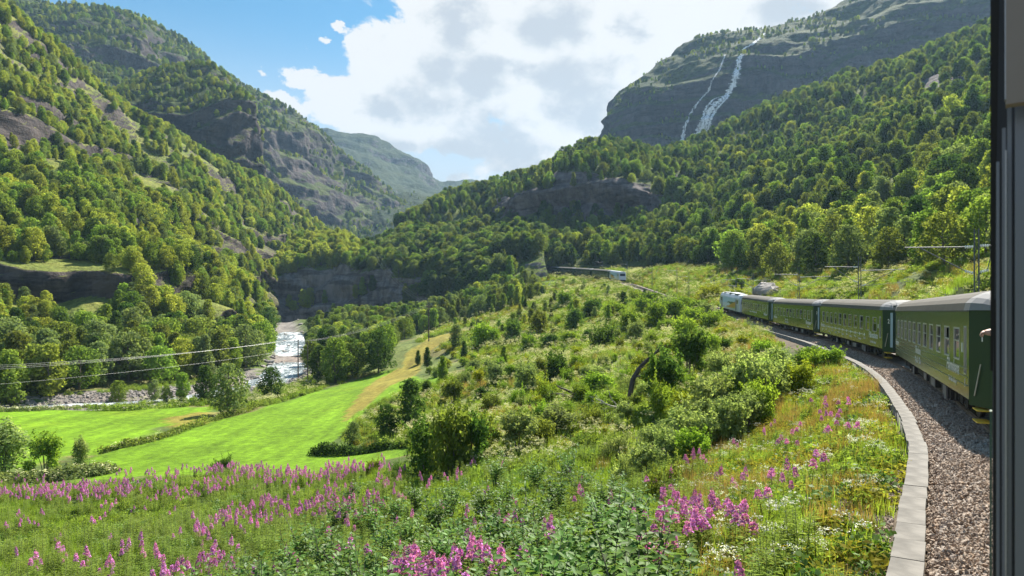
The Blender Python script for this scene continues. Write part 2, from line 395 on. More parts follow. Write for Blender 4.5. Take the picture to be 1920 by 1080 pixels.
def catmull(P, n):
    P = np.asarray(P, float); Q = np.vstack([2 * P[0] - P[1], P, 2 * P[-1] - P[-2]]); o = []
    for i in range(len(P) - 1):
        a, b, c, d = Q[i:i + 4]
        for t in np.linspace(0, 1, n, endpoint=False):
            o.append(0.5 * ((2 * b) + (-a + c) * t + (2 * a - 5 * b + 4 * c - d) * t * t + (-a + 3 * b - 3 * c + d) * t ** 3))
    o.append(P[-1]); return np.array(o)
tr = catmull(ctrl, 24)
sl = np.concatenate([[0], np.cumsum(np.linalg.norm(np.diff(tr[:, :2], axis=0), axis=1))])
i0 = np.argmin(np.hypot(tr[:, 0] - 1.19, tr[:, 1] + 0.83)); sl -= sl[i0]
TS = np.arange(sl[0], sl[-1], 0.5)
TX = np.stack([np.interp(TS, sl, tr[:, i]) for i in range(3)], 1)
k = np.ones(9) / 9
for i in range(3):
    pad = np.pad(TX[:, i], 4, mode='edge'); TX[:, i] = np.convolve(pad, k, 'valid')
TT = np.gradient(TX[:, :2], axis=0); TT /= np.linalg.norm(TT, axis=1)[:, None]
TN = np.stack([TT[:, 1], -TT[:, 0]], 1)                              # to the right of the line
def track_at(s, off=0.0, dz=0.0):
    s = np.asarray(s, float)
    x = np.interp(s, TS, TX[:, 0]) + off * np.interp(s, TS, TN[:, 0]); y = np.interp(s, TS, TX[:, 1]) + off * np.interp(s, TS, TN[:, 1])
    return np.stack([x, y, np.interp(s, TS, TX[:, 2]) + dz], -1)
def track_near(x, y):
    """signed offset (right positive), rail height and distance along the line for points"""
    P = np.stack([np.ravel(x), np.ravel(y)], 1); sub = slice(None, None, 4); best = np.empty(len(P), int)
    for a in range(0, len(P), 4000):
        d = ((P[a:a + 4000, None, :] - TX[None, sub, :2]) ** 2).sum(-1); best[a:a + 4000] = d.argmin(1) * 4
    dv = P - TX[best, :2]
    off = (dv * TN[best]).sum(1); dist = np.hypot(dv[:, 0], dv[:, 1])
    return np.where(off >= 0, 1, -1) * np.maximum(dist, np.abs(off)), TX[best, 2], TS[best]

# ------------------------------------------------------------------ hillside control nets: (photo column, row, distance)
L1 = [
 [(-700,720,150),(-300,690,155),(0,668,165),(130,660,175),(250,655,190),(340,648,215),(430,635,255),(480,615,320),(515,598,425)],
 [(-700,560,185),(-300,560,190),(0,575,190),(130,580,198),(250,585,212),(340,588,238),(430,585,285),(480,575,350),(515,570,440)],
 [(-700,440,215),(-300,450,215),(0,505,205),(130,512,213),(250,520,230),(340,530,262),(430,535,325),(480,542,400),(528,548,470)],
 [(-700,300,225),(-300,340,225),(0,425,222),(130,440,234),(250,465,256),(340,485,295),(430,495,375),(490,505,440),(548,512,510)],
 [(-700,100,270),(-300,180,270),(0,330,270),(130,352,290),(250,385,320),(340,405,360),(430,435,440),(500,462,500),(575,482,550)],
 [(-700,-150,330),(-300,-50,330),(0,190,330),(130,265,360),(250,312,400),(340,345,440),(430,375,500),(512,418,545),(592,458,590)],
 [(-700,-600,430),(-300,-300,430),(0,22,430),(130,128,460),(250,228,500),(340,268,530),(430,313,560),(515,367,600),(608,442,625)],
 [(-700,-500,600),(-300,-230,600),(0,70,600),(130,170,620),(250,262,650),(340,300,680),(430,345,700),(515,400,730),(612,462,740)]]
L2 = [
 [(130,300,570),(200,310,585),(260,330,600),(330,350,620),(400,375,640),(445,400,650),(475,420,670),(505,430,690)],
 [(140,225,590),(200,232,605),(260,262,615),(330,285,625),(400,300,640),(445,315,655),(472,345,670),(502,385,690)],
 [(150,205,600),(197,196,612),(260,205,625),(330,208,636),(400,205,652),(448,195,668),(466,232,680),(492,330,700)],
 [(160,198,650),(202,182,650),(262,160,660),(330,146,670),(400,152,690),(444,182,705),(463,222,715),(482,305,730)],
 [(170,195,700),(206,174,710),(266,144,720),(340,128,730),(400,141,740),(442,178,750),(460,216,755),(476,290,760)],
 [(180,260,800),(215,250,800),(270,240,820),(340,240,840),(400,250,850),(440,270,850),(458,290,850),(470,340,850)]]
L3 = [
 [(-400,300,700),(-100,300,700),(60,260,700),(160,270,720),(240,300,740),(310,340,760),(380,380,780),(440,410,800),(510,435,850),(580,450,900),(650,462,950),(720,468,1000),(775,475,1050)],
 [(-400,180,800),(-100,180,800),(60,130,800),(160,150,820),(240,185,840),(310,225,860),(380,265,880),(440,295,900),(510,335,960),(580,385,1000),(650,415,1050),(720,432,1100),(770,445,1130)],
 [(-400,60,860),(-100,60,860),(60,75,860),(160,95,880),(240,120,900),(310,155,930),(380,185,960),(440,215,985),(505,250,1010),(575,305,1050),(645,355,1110),(708,400,1160),(765,428,1200)],
 [(-400,-60,900),(-100,-30,900),(60,35,920),(160,50,940),(240,70,960),(310,105,990),(380,140,1010),(440,178,1040),(508,215,1070),(578,262,1110),(632,318,1170),(696,372,1210),(765,416,1240)],
 [(-400,-200,1000),(-100,-80,1000),(60,4,1050),(160,20,1060),(240,32,1080),(310,60,1100),(380,98,1120),(440,146,1140),(510,188,1170),(580,235,1200),(622,282,1240),(682,330,1280),(765,407,1300)],
 [(-400,-100,1300),(-100,0,1300),(60,60,1300),(160,80,1300),(240,90,1350),(310,110,1350),(380,150,1400),(440,190,1400),(510,235,1400),(580,280,1450),(622,330,1450),(682,375,1450),(765,440,1500)]]
L4 = [
 [(480,480,1100),(570,480,1100),(630,475,1000),(690,470,900),(750,470,850),(800,475,850),(850,480,900),(900,480,950),(980,480,1000),(1150,480,1100)],
 [(490,400,1400),(570,400,1400),(620,420,1250),(680,408,1080),(740,398,1000),(790,405,1050),(840,420,1200),(890,425,1350),(980,430,1500),(1150,430,1500)],
 [(500,350,1800),(575,350,1800),(620,350,1800),(680,365,1700),(735,378,1650),(785,380,1700),(835,385,1750),(890,392,1800),(980,400,1800),(1150,400,1800)],
 [(510,280,2000),(580,285,2000),(625,290,2000),(680,305,2050),(735,330,2050),(785,350,2050),(835,367,2100),(885,372,2100),(975,385,2100),(1150,390,2100)],
 [(520,215,2200),(585,236,2200),(630,244,2250),(695,258,2280),(748,284,2300),(790,312,2320),(826,346,2350),(880,346,2400),(975,365,2400),(1150,380,2400)],
 [(520,300,2700),(585,320,2700),(630,330,2700),(695,340,2700),(748,360,2700),(790,380,2700),(826,390,2700),(880,400,2700),(975,410,2700),(1150,420,2700)]]
L5 = [
 [(480,640,400),(505,608,415),(560,612,420),(620,608,412),(680,600,402),(740,588,392),(780,578,384),(860,560,365),(950,535,350),(1030,520,340)],
 [(484,575,415),(503,560,424),(560,560,430),(620,555,424),(680,548,414),(740,545,402),(780,542,394),(860,530,374),(950,515,358),(1025,505,348)],
 [(490,530,428),(504,520,432),(560,506,438),(620,500,436),(680,496,426),(740,505,416),(780,508,406),(860,500,390),(950,498,374),(1022,492,362)],
 [(500,516,450),(515,508,462),(562,480,470),(630,468,474),(690,486,466),(745,478,450),(785,475,446),(860,470,436),(950,470,410),(1020,470,392)],
 [(515,512,490),(530,505,505),(575,472,515),(635,462,520),(695,482,520),(752,458,520),(795,448,515),(865,440,510),(955,440,500),(1020,440,480)],
 [(530,560,600),(545,560,600),(590,550,600),(645,545,600),(705,535,600),(756,500,580),(800,470,560),(870,450,540),(960,445,530),(1020,440,510)]]
L6 = [
 [(735,490,480),(770,480,475),(830,480,465),(900,490,440),(960,500,410),(1030,502,375),(1090,500,355),(1140,500,340),(1200,500,320),(1240,500,300),(1330,498,255),(1450,488,215),(1600,475,178),(1750,470,150),(1860,462,130),(2100,450,100),(2400,420,80),(2900,400,70)],
 [(738,448,530),(770,440,530),(830,438,520),(900,432,505),(960,422,485),(1030,412,465),(1090,410,448),(1140,410,435),(1200,408,420),(1240,406,408),(1330,415,360),(1450,405,312),(1600,385,262),(1750,365,225),(1860,345,200),(2100,300,165),(2400,250,140),(2900,200,130)],
 [(745,430,550),(772,420,550),(830,408,545),(900,398,535),(960,375,505),(1030,348,480),(1090,334,462),(1140,332,450),(1200,335,440),(1240,350,435),(1330,358,415),(1450,335,385),(1600,305,345),(1750,265,305),(1860,235,285),(2100,150,250),(2400,50,215),(2900,-50,200)],
 [(750,428,600),(777,412,600),(830,384,600),(900,362,605),(960,342,590),(1030,322,570),(1090,305,555),(1140,296,548),(1200,298,540),(1240,300,540),(1330,290,525),(1450,255,505),(1600,220,470),(1750,170,425),(1860,140,400),(2100,30,360),(2400,-100,310),(2900,-250,280)],
 [(755,432,660),(782,416,660),(832,388,660),(902,366,670),(962,346,665),(1032,324,650),(1092,306,640),(1140,296,635),(1200,296,630),(1240,296,630),(1330,262,630),(1450,200,640),(1600,148,630),(1750,92,590),(1860,50,560),(2100,-80,520),(2400,-250,450),(2900,-400,400)],
 [(755,500,800),(782,480,800),(832,450,800),(902,430,800),(962,410,800),(1032,390,800),(1092,370,800),(1140,360,800),(1200,350,800),(1240,350,800),(1330,330,800),(1450,270,800),(1600,220,800),(1750,150,800),(1860,120,780),(2100,0,760),(2400,-150,700),(2900,-300,650)]]
L7 = [
 [(1095,360,900),(1130,355,860),(1150,350,840),(1200,345,820),(1260,340,800),(1330,335,790),(1430,330,790),(1520,320,790),(1600,310,790),(1750,300,790),(1900,280,780),(2200,200,760)],
 [(1098,320,930),(1134,285,900),(1152,275,880),(1200,290,860),(1260,285,850),(1330,270,840),(1430,250,840),(1520,225,840),(1600,200,840),(1750,170,840),(1900,130,830),(2200,50,800)],
 [(1102,305,960),(1138,262,930),(1150,248,905),(1200,240,885),(1260,215,875),(1330,190,868),(1430,165,868),(1520,140,868),(1600,120,868),(1750,80,868),(1900,30,858),(2200,-60,830)],
 [(1106,298,1000),(1142,245,965),(1151,222,930),(1200,180,910),(1260,160,905),(1330,128,905),(1430,95,905),(1520,75,905),(1600,50,905),(1750,0,900),(1900,-50,890),(2200,-130,870)],
 [(1110,294,1060),(1146,240,1010),(1153,206,970),(1200,160,950),(1260,126,965),(1330,92,975),(1430,72,975),(1520,45,975),(1600,22,975),(1750,-30,960),(1900,-75,950),(2200,-150,930)],
 [(1115,290,1150),(1150,240,1090),(1158,196,1060),(1205,150,1060),(1262,110,1080),(1332,74,1090),(1432,60,1090),(1522,28,1080),(1602,0,1080),(1752,-50,1060),(1902,-95,1050),(2202,-170,1030)],
 [(1120,330,1400),(1160,290,1400),(1175,260,1400),(1215,210,1400),(1272,170,1400),(1342,140,1400),(1440,120,1400),(1530,90,1400),(1610,60,1400),(1760,10,1400),(1910,-30,1400),(2210,-100,1400)]]
def world_net(rows): return np.array([[tuple(at(*c)) for c in r] for r in rows], float)
def cat_axis(A, n, axis):
    A = np.moveaxis(A, axis, 0)
    Q = np.concatenate([2 * A[:1] - A[1:2], A, 2 * A[-1:] - A[-2:-1]]); t = np.linspace(0, len(A) - 1, n); i = np.minimum(t.astype(int), len(A) - 2); u = (t - i).reshape((-1,) + (1,) * (A.ndim - 1))
    a, b, c, d = Q[i], Q[i + 1], Q[i + 2], Q[i + 3]
    o = 0.5 * (2 * b + (c - a) * u + (2 * a - 5 * b + 4 * c - d) * u ** 2 + (3 * b - a - 3 * c + d) * u ** 3)
    return np.moveaxis(o, 0, axis)
class Sheet: pass
SHEETS = []
def sheet(name, rows, nu, nv, mat, amp, scale, seed, rock_polys=(), terrace=(), kind='structure'):
    G = cat_axis(cat_axis(world_net(rows), nv, 0), nu, 1)              # nv x nu x 3
    du = np.gradient(G, axis=1); dv = np.gradient(G, axis=0); N = np.cross(du, dv); N /= np.linalg.norm(N, axis=2)[..., None] + 1e-9
    if N[..., 1].mean() > 0: N = -N                                   # towards the valley / camera
    P = G.reshape(-1, 3); Nf = N.reshape(-1, 3)
    edge = np.minimum(1, np.linspace(0, 1, nv) * 8)[:, None] * np.ones((1, nu)); edge = edge.ravel()
    px, py = pix(P)
    d = fbm(P, scale, 6, seed, 0.55) * amp
    wallish = np.clip(1 - Nf[:, 2], 0, 1)
    d += amp * 0.5 * wallish * (np.abs(fbm(P * np.array([1, 1, 0.35]), scale * 0.3, 5, seed + 40)) - 0.3) * 1.6
    rock = np.zeros(len(P))
    for poly, str_ in rock_polys: rock = np.maximum(rock, in_poly(px, py, poly) * str_)
    if rock.any():                                                     # soften the borders
        rk = rock.reshape(nv, nu)
        for _ in range(2):
            q = np.pad(rk, 1, mode='edge'); rk = (q[:-2, 1:-1] + q[2:, 1:-1] + q[1:-1, :-2] + q[1:-1, 2:] + q[1:-1, 1:-1]) / 5
        rock = rk.ravel()
    P = P + Nf * (d * edge)[:, None]
    for poly, per, a in terrace:                                       # rock steps and ledges
        m = in_poly(px, py, poly) * 1.0 if poly else np.ones(len(P))
        mk = m.reshape(nv, nu)
        for _ in range(3):
            q = np.pad(mk, 1, mode='edge'); mk = (q[:-2, 1:-1] + q[2:, 1:-1] + q[1:-1, :-2] + q[1:-1, 2:] + q[1:-1, 1:-1]) / 5
        w = P[:, 2] / per + 0.9 * fbm(P, per * 4, 3, seed + 9); fr = w - np.floor(w)
        st = np.where(fr < 0.72, -fr / 0.72, -1 + (fr - 0.72) / 0.28)  # vertical face, then a ledge
        hv = Nf.copy(); hv[:, 2] = 0; hv /= np.linalg.norm(hv, axis=1)[:, None] + 1e-6
        P = P - hv * (st * a * mk.ravel())[:, None]
    idx = np.arange(nu * nv).reshape(nv, nu)
    fa = np.stack([idx[:-1, :-1], idx[:-1, 1:], idx[1:, 1:], idx[1:, :-1]], -1).reshape(-1, 4)
    a, b, c = P[fa[:, 0]], P[fa[:, 1]], P[fa[:, 3]]
    if np.cross(b - a, c - a)[:, 1].mean() > 0: fa = fa[:, ::-1]
    me = mesh_np(name, P, fa, [mat], smooth=False)
    at_ = me.attributes.new('rock', 'FLOAT', 'POINT'); at_.data.foreach_set('value', rock.astype(np.float32))
    o = link(name, me, kind=kind)
    s = Sheet(); s.P, s.fa, s.rock, s.name, s.o = P, fa, rock, name, o
    SHEETS.append(s); return s
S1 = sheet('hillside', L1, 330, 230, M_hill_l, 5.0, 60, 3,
           rock_polys=[([(0,445),(120,470),(240,500),(255,560),(160,560),(0,520)], 0.45), ([(120,560),(330,590),(380,640),(150,650)], 0.35), ([(400,440),(500,450),(520,520),(440,510)], 0.55), ([(290,330),(370,345),(360,390),(310,390)], 0.6), ([(-20,195),(60,230),(120,300),(60,290),(-20,250)], 0.6), ([(90,80),(180,130),(170,160),(100,110)], 0.5)],
           terrace=[([(-600,420),(0,415),(150,440),(300,490),(420,560),(400,660),(-600,720)], 17, 11), ([(360,420),(520,440),(540,540),(430,530)], 16, 8), ([(-600,100),(60,180),(300,320),(380,360),(380,420),(-600,420)], 24, 7)])
S2 = sheet('hill', L2, 150, 110, M_far, 5.0, 45, 5, rock_polys=[([(180,195),(250,205),(330,215),(400,215),(450,200),(470,240),(470,340),(400,310),(300,290),(190,240)], 0.75)], terrace=[([(180,190),(470,190),(480,350),(180,320)], 20, 8)])
S3 = sheet('mountain', L3, 280, 170, M_far, 15.0, 130, 8, rock_polys=[([(478,240),(540,250),(600,310),(690,375),(640,400),(560,340),(490,300)], 0.8), ([(555,370),(600,370),(645,410),(625,420),(570,395)], 0.7), ([(200,40),(300,60),(420,130),(440,190),(320,140),(220,90)], 0.25)], terrace=[(None, 45, 13)])
S4 = sheet('mountain', L4, 180, 110, M_vfar, 22.0, 200, 12, rock_polys=[([(715,360),(770,350),(790,380),(740,392)], 0.5)], terrace=[(None, 70, 14)])
S5 = sheet('hill', L5, 230, 110, M_cliff, 3.2, 26, 15, rock_polys=[([(500,525),(560,510),(640,505),(700,515),(780,540),(760,575),(680,600),(500,610)], 0.7)], terrace=[([(495,510),(790,505),(780,600),(495,615)], 15, 3.0)])
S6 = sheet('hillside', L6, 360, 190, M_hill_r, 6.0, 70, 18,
           rock_polys=[([(930,375),(1040,342),(1150,330),(1235,345),(1240,385),(1130,400),(950,405)], 0.75), ([(1690,140),(1855,90),(1860,160),(1720,210)], 0.8), ([(1320,380),(1385,378),(1370,410),(1320,412)], 0.6), ([(1680,195),(1760,180),(1740,215),(1690,215)], 0.5)],
           terrace=[([(920,370),(1240,320),(1250,400),(940,420)], 22, 7), ([(1690,120),(1900,60),(1900,200),(1700,220)], 25, 6)])
S7 = sheet('mountain', L7, 280, 200, M_fall, 9.0, 110, 22, rock_polys=[([(1150,215),(1330,130),(1450,90),(1700,20),(1700,130),(1450,200),(1300,280),(1150,270)], 0.35)], terrace=[(None, 42, 7)])

# ------------------------------------------------------------------ the valley ground: one thin-plate sheet through surveyed points
pts = [(-400,900,62),(-400,790,100),(-900,900,62),(0,1080,27),(0,960,46),(0,892,66),(0,785,102),(0,748,128),(-600,748,128),
 (200,1000,38),(200,886,67),(200,800,97),(200,748,129),(330,748,129),(450,1000,34),(450,872,71),(450,800,94),(450,760,118),(560,735,138),(540,692,192),(530,662,275),(540,634,390),(515,616,430),
 (650,862,70),(650,780,98),(700,705,165),(640,700,172),(760,652,190),(870,622,235),(700,645,240),(620,622,300),(600,604,390),(820,700,132),(820,790,84),
 (900,775,76),(1000,752,75),(1000,685,115),(1100,645,140),(950,645,170),(1000,603,215),(1100,583,190),(950,575,270),(1050,548,270),(1100,545,240),(860,600,290),(900,560,330),(800,590,340),(1010,525,325),
 (1200,668,90),(1200,606,150),(1250,578,170),(1300,640,110),(1150,700,85),
 (1700,520,105),(1800,520,72),(1600,525,125),(1500,522,160),(1400,522,190),(1300,520,220),(1200,508,270),(1130,505,310),(1860,505,80),(2200,500,55)]
CP = [tuple(at(*p)) for p in pts]
for s_ in range(-40, 48, 8):
    for off, dz in ((-6, -1.8), (-12, -3.6), (-20, -4.9)): CP.append(tuple(track_at(s_, off, dz)))
for s_ in range(48, 140, 12):
    for off, dz in ((-6, -1.4), (-12, -2.6)): CP.append(tuple(track_at(s_, off, dz)))
for s_ in range(-40, 140, 12): CP.append(tuple(track_at(s_, 0, -0.5)))
for s_ in range(-40, 140, 12):
    for off, dz in ((6, 0.0), (11, 1.5)): CP.append(tuple(track_at(s_, off, dz)))
for s_ in range(140, 470, 25): CP.append(tuple(track_at(s_, 0, -0.5)))
W6 = world_net(L6); W1 = world_net(L1); W5 = world_net(L5)
for j in range(3, 17): CP.append(tuple(W6[0, j]))
for j in range(6, 17): q = 0.5 * W6[1, j] + 0.5 * W6[0, j]; CP.append((q[0], q[1], q[2] - 6))
for j in range(9): CP.append(tuple(W1[0, j])); q = W1[1, j]; CP.append((q[0], q[1], W1[0, j][2] + 3))
for j in range(0, 8): CP.append(tuple(W5[0, j] + np.array([0, 6, -1.0])))
CP = np.array(CP); xyS = 100.0
def tps_k(r2): return np.where(r2 > 0, r2 * np.log(np.maximum(r2, 1e-12)) * 0.5, 0)
n = len(CP); A = CP[:, :2] / xyS
K = tps_k(((A[:, None] - A[None]) ** 2).sum(-1)) + 0.0025 * np.eye(n)
Pm = np.hstack([np.ones((n, 1)), A]); Mx = np.zeros((n + 3, n + 3)); Mx[:n, :n] = K; Mx[:n, n:] = Pm; Mx[n:, :n] = Pm.T
CF = np.linalg.solve(Mx, np.concatenate([CP[:, 2], np.zeros(3)]))
# the river
RIV = catmull([tuple(at(*p))[:2] for p in [(520,600,520),(516,612,440),(527,630,390),(543,655,290),(540,690,196),(505,708,172),(440,722,156),(350,735,143),(240,745,134),(130,757,128),(0,768,122),(-300,785,112),(-800,800,100)]], 14)
def riv_near(x, y):
    P = np.stack([x, y], 1); d = np.full(len(P), 1e9)
    for a in range(0, len(P), 8000): d[a:a + 8000] = np.sqrt(((P[a:a + 8000, None] - RIV[None]) ** 2).sum(-1)).min(1)
    return d
def ground_z(x, y, rough=True):
    x = np.ravel(np.asarray(x, float)); y = np.ravel(np.asarray(y, float)); z = np.empty(len(x))
    for a in range(0, len(x), 6000):
        q = np.stack([x[a:a + 6000], y[a:a + 6000]], 1) / xyS
        z[a:a + 6000] = tps_k(((q[:, None] - A[None]) ** 2).sum(-1)) @ CF[:n] + CF[n] + q @ CF[n + 1:]
    px, py = pix(np.stack([x, y, z], 1))
    P = np.stack([x, y, np.zeros_like(x)], 1)
    wild = 1 - 0.85 * np.clip(field_w(px, py, y), 0, 1)
    z = z + wild * (fbm(P, 14, 4, 71) * 0.45 + fbm(P, 60, 3, 75) * 0.8 * np.clip((y - 40) / 80, 0, 1))
    rd = riv_near(x, y); z = z - 1.5 * np.clip(1 - (rd - 4.5) / 3.5, 0, 1)
    off, tz, ts = track_near(x, y); a_ = np.abs(off)
    w = np.clip((np.where(off < 0, 6.5, 8.0) - a_) / np.where(off < 0, 3.2, 4.2), 0, 1); w = w * w * (3 - 2 * w)
    return z * (1 - w) + (tz - 0.62) * w
FIELD_A = [(-300,900),(-300,765),(0,765),(150,768),(300,764),(395,762),(388,790),(300,802),(180,846),(60,872),(0,885)]
FIELD_B = [(185,852),(300,815),(470,772),(580,738),(690,705),(740,690),(800,712),(830,700),(820,722),(770,728),(700,760),(660,800),(640,822),(600,845),(700,845),(760,835),(780,850),(740,862),(700,880),(560,895),(420,890),(240,895),(130,905)]
HAY_A = [(640,790),(658,756),(700,716),(745,690),(790,690),(780,702),(735,722),(685,764),(648,792)]
HAY_B = [(755,690),(758,662),(800,636),(865,618),(925,603),(930,610),(870,628),(815,652),(785,690)]
HAY_C = [(310,785),(395,768),(395,790),(330,800)]
def field_w(px, py, y):
    return ((in_poly(px, py, FIELD_A) | in_poly(px, py, FIELD_B)) & (y < 230)) * 1.0
def spaced(segs):
    o = []
    for a, b, st in segs: o += list(np.arange(a, b, st))
    return np.array(o)
gx = spaced([(-700,-300,14),(-300,-120,5),(-120,-35,1.5),(-35,60,0.7),(60,140,1.6),(140,300,5),(300,700,14)])
gy = spaced([(-60,-14,2.5),(-14,56,0.7),(56,175,1.3),(175,300,2.6),(300,620,8)])
GX, GY = np.meshgrid(gx, gy); gz = ground_z(GX.ravel(), GY.ravel())
GP = np.stack([GX.ravel(), GY.ravel(), gz], 1)
idx = np.arange(len(GP)).reshape(GX.shape); gf = np.stack([idx[:-1, :-1], idx[:-1, 1:], idx[1:, 1:], idx[1:, :-1]], -1).reshape(-1, 4)
gme = mesh_np('ground', GP, gf, [M_ground], smooth=True)
jit = np.stack([fbm(GP * [1, 1, 0], 9, 3, 31), fbm(GP * [1, 1, 0], 9, 3, 33)], 1)
gpx, gpy = pix(GP); jx = gpx + jit[:, 0] * 500 / np.maximum(GP[:, 1], 5); jy = gpy + jit[:, 1] * 160 / np.maximum(GP[:, 1], 5)
goff, gtz, gts = track_near(GP[:, 0], GP[:, 1]); grd = riv_near(GP[:, 0], GP[:, 1])
cov = np.tile(np.array([0.085, 0.125, 0.028]), (len(GP), 1))                       # rough grass
cov[in_poly(gpx, gpy, [(560,700),(760,640),(1000,560),(1180,520),(1360,560),(1460,640),(1400,900),(800,900),(700,780)]) & (GP[:, 1] > 20)] = (0.145, 0.175, 0.050)
cov[in_poly(gpx, gpy, [(1180,470),(1900,440),(1900,600),(1180,600)])] = (0.080, 0.105, 0.024)
v = fbm(GP * [1, 1, 0], 11, 4, 90); mw = (goff < -3) & (GP[:, 1] > 55) & (grd > 14)
cov[mw & (v > 0.35)] = (0.165, 0.155, 0.055); cov[mw & (v < -0.5)] = (0.100, 0.135, 0.035)
for poly in (FIELD_A, FIELD_B): cov[in_poly(jx, jy, poly) & (GP[:, 1] < 230) & (GP[:, 1] > 40)] = (0.130, 0.240, 0.010)
for poly in (HAY_A, HAY_B, HAY_C): cov[in_poly(jx, jy, poly) & (GP[:, 1] < 260)] = (0.235, 0.205, 0.038)
cov[(grd < 6.0) | ((grd < 13) & in_poly(gpx, gpy, [(100,700),(480,690),(480,760),(100,775)]))] = (0.210, 0.190, 0.175)
cov[(goff > -4.6) & (goff < 3.4)] = (0.120, 0.095, 0.070)
ca = gme.color_attributes.new('cover', 'FLOAT_COLOR', 'POINT'); ca.data.foreach_set('color', np.hstack([cov, np.ones((len(cov), 1))]).astype(np.float32).ravel())
ground = link('ground', gme, kind='structure')
# distant plain that carries the sheet to the horizon, behind the mountains
# river water
m, t = new_mat('river_water')
co = node(t, 'ShaderNodeTexCoord').outputs['Object']
mp = node(t, 'ShaderNodeMapping'); t.links.new(co, mp.inputs[0]); mp.inputs['Scale'].default_value = (1, 0.35, 1)
nA = noise_n(t, mp.outputs[0], 1.1, 9, 0.75, 0.8); nB = noise_n(t, mp.outputs[0], 0.13, 4)
foam = maprange(t, math_n(t, 'MULTIPLY_ADD', nB, 0.6, nA), 0.73, 0.92)
p = node(t, 'ShaderNodeBsdfPrincipled'); t.links.new(mixc(t, foam, (0.17, 0.21, 0.23), (0.62, 0.65, 0.68)), p.inputs['Base Color'])
t.links.new(maprange(t, foam, 0, 1, 0.12, 0.7), p.inputs['Roughness'])
b = node(t, 'ShaderNodeBump', inp={'Strength': 0.8, 'Distance': 0.3}); t.links.new(nA, b.inputs['Height']); t.links.new(b.outputs[0], p.inputs['Normal'])
out(t, p.outputs[0]); M_water = m
rt = np.gradient(RIV, axis=0); rt /= np.linalg.norm(rt, axis=1)[:, None]; rn = np.stack([rt[:, 1], -rt[:, 0]], 1)
zc = ground_z(RIV[:, 0], RIV[:, 1]) + 0.75
zc = np.convolve(np.pad(zc, 8, mode='edge'), np.ones(17) / 17, 'valid')
zc = zc + np.clip((RIV[:, 1] - 230) / 60, 0, 1) * 1.2
RV = []; nw = 9
for i in range(len(RIV)):
    for j in range(nw):
        u = (j / (nw - 1) - 0.5) * 2; w = 5.6 if RIV[i, 1] > 168 else 3.4
        RV.append((RIV[i, 0] + rn[i, 0] * u * w, RIV[i, 1] + rn[i, 1] * u * w, zc[i]))
ix = np.arange(len(RV)).reshape(-1, nw); rf_ = np.stack([ix[:-1, :-1], ix[:-1, 1:], ix[1:, 1:], ix[1:, :-1]], -1).reshape(-1, 4)
link('river', mesh_np('river', RV, rf_[:, ::-1], [M_water], True), kind='structure')

# rays against everything solid
def bvh_of(P, f): return BVHTree.FromPolygons([tuple(p) for p in P], [tuple(q) for q in f])
allP, allF, base = [], [], 0
for P_, f_ in [(GP, gf)] + [(s.P, s.fa) for s in SHEETS]:
    allP.append(P_); allF.append(f_ + base); base += len(P_)
BVH = BVHTree.FromPolygons(np.vstack(allP).tolist(), np.vstack(allF).tolist())
GBVH = BVHTree.FromPolygons(GP.tolist(), gf.tolist())
def hit(px, py, tree=None):
    d = Vector(((px - 960) / F, 1, (HOR - py) / F)).normalized()
    h = (tree or BVH).ray_cast(Vector((0, 0, 0)), d)
    return h[0]
def drop(x, y, tree=None):
    h = (tree or GBVH).ray_cast(Vector((x, y, 900)), Vector((0, 0, -1)))
    return h[0]
def place_top(px, py, h, dmin=4.0, dmax=200.0):
    """ground point below the ray where the ray is h above the ground"""
    d = np.geomspace(dmin, dmax, 260); P = np.stack([(px - 960) / F * d, d, (HOR - py) / F * d], 1)
    g = ground_z(P[:, 0], P[:, 1]); k = np.nonzero(P[:, 2] - g < h)[0]
    if not len(k): return None
    i = k[0]; return Vector((P[i, 0], P[i, 1], g[i]))
# ------------------------------------------------------------------ vegetation prototypes
def rand_dirs(rng, n):
    v = rng.normal(size=(n, 3)); return v / np.linalg.norm(v, axis=1)[:, None]
def leaf_quads(pos, nrm, size, rng, aspect=0.55, droop=0.0, along=None):
    """pointed four-sided leaves: base, two shoulders, tip"""
    n = len(pos); r = rand_dirs(rng, n) if along is None else along
    u = r - nrm * (r * nrm).sum(1)[:, None]; u /= np.linalg.norm(u, axis=1)[:, None] + 1e-9
    w = np.cross(nrm, u); s = (size * rng.uniform(0.7, 1.3, n))[:, None]
    a = pos - u * s * 0.5; c = pos + u * s * 0.5 - nrm * s * droop
    b = pos + w * s * 0.5 * aspect; d = pos - w * s * 0.5 * aspect
    V = np.stack([a, b, c, d], 1).reshape(-1, 3); f = np.arange(4 * n).reshape(n, 4); return V, f
def crown_leaves(blobs, n, size, rng, aspect=0.6, up=0.25, shell=0.35, rnd=0.55):
    C = np.array([b[:3] for b in blobs]); Rr = np.array([b[3] for b in blobs])
    wgt = Rr ** 2 / (Rr ** 2).sum(); k = rng.choice(len(blobs), n, p=wgt)
    d = rand_dirs(rng, n); d[:, 2] += up * 0.5; d /= np.linalg.norm(d, axis=1)[:, None]
    rr = Rr[k] * (1 - shell * rng.random(n) ** 1.5 + 0.10 * rng.normal(size=n))
    P = C[k] + d * rr[:, None] * np.array([1, 1, 0.85])
    nn = d + rnd * rng.normal(size=(n, 3)); nn[:, 2] += up; nn /= np.linalg.norm(nn, axis=1)[:, None]
    return leaf_quads(P, nn, size, rng, aspect)
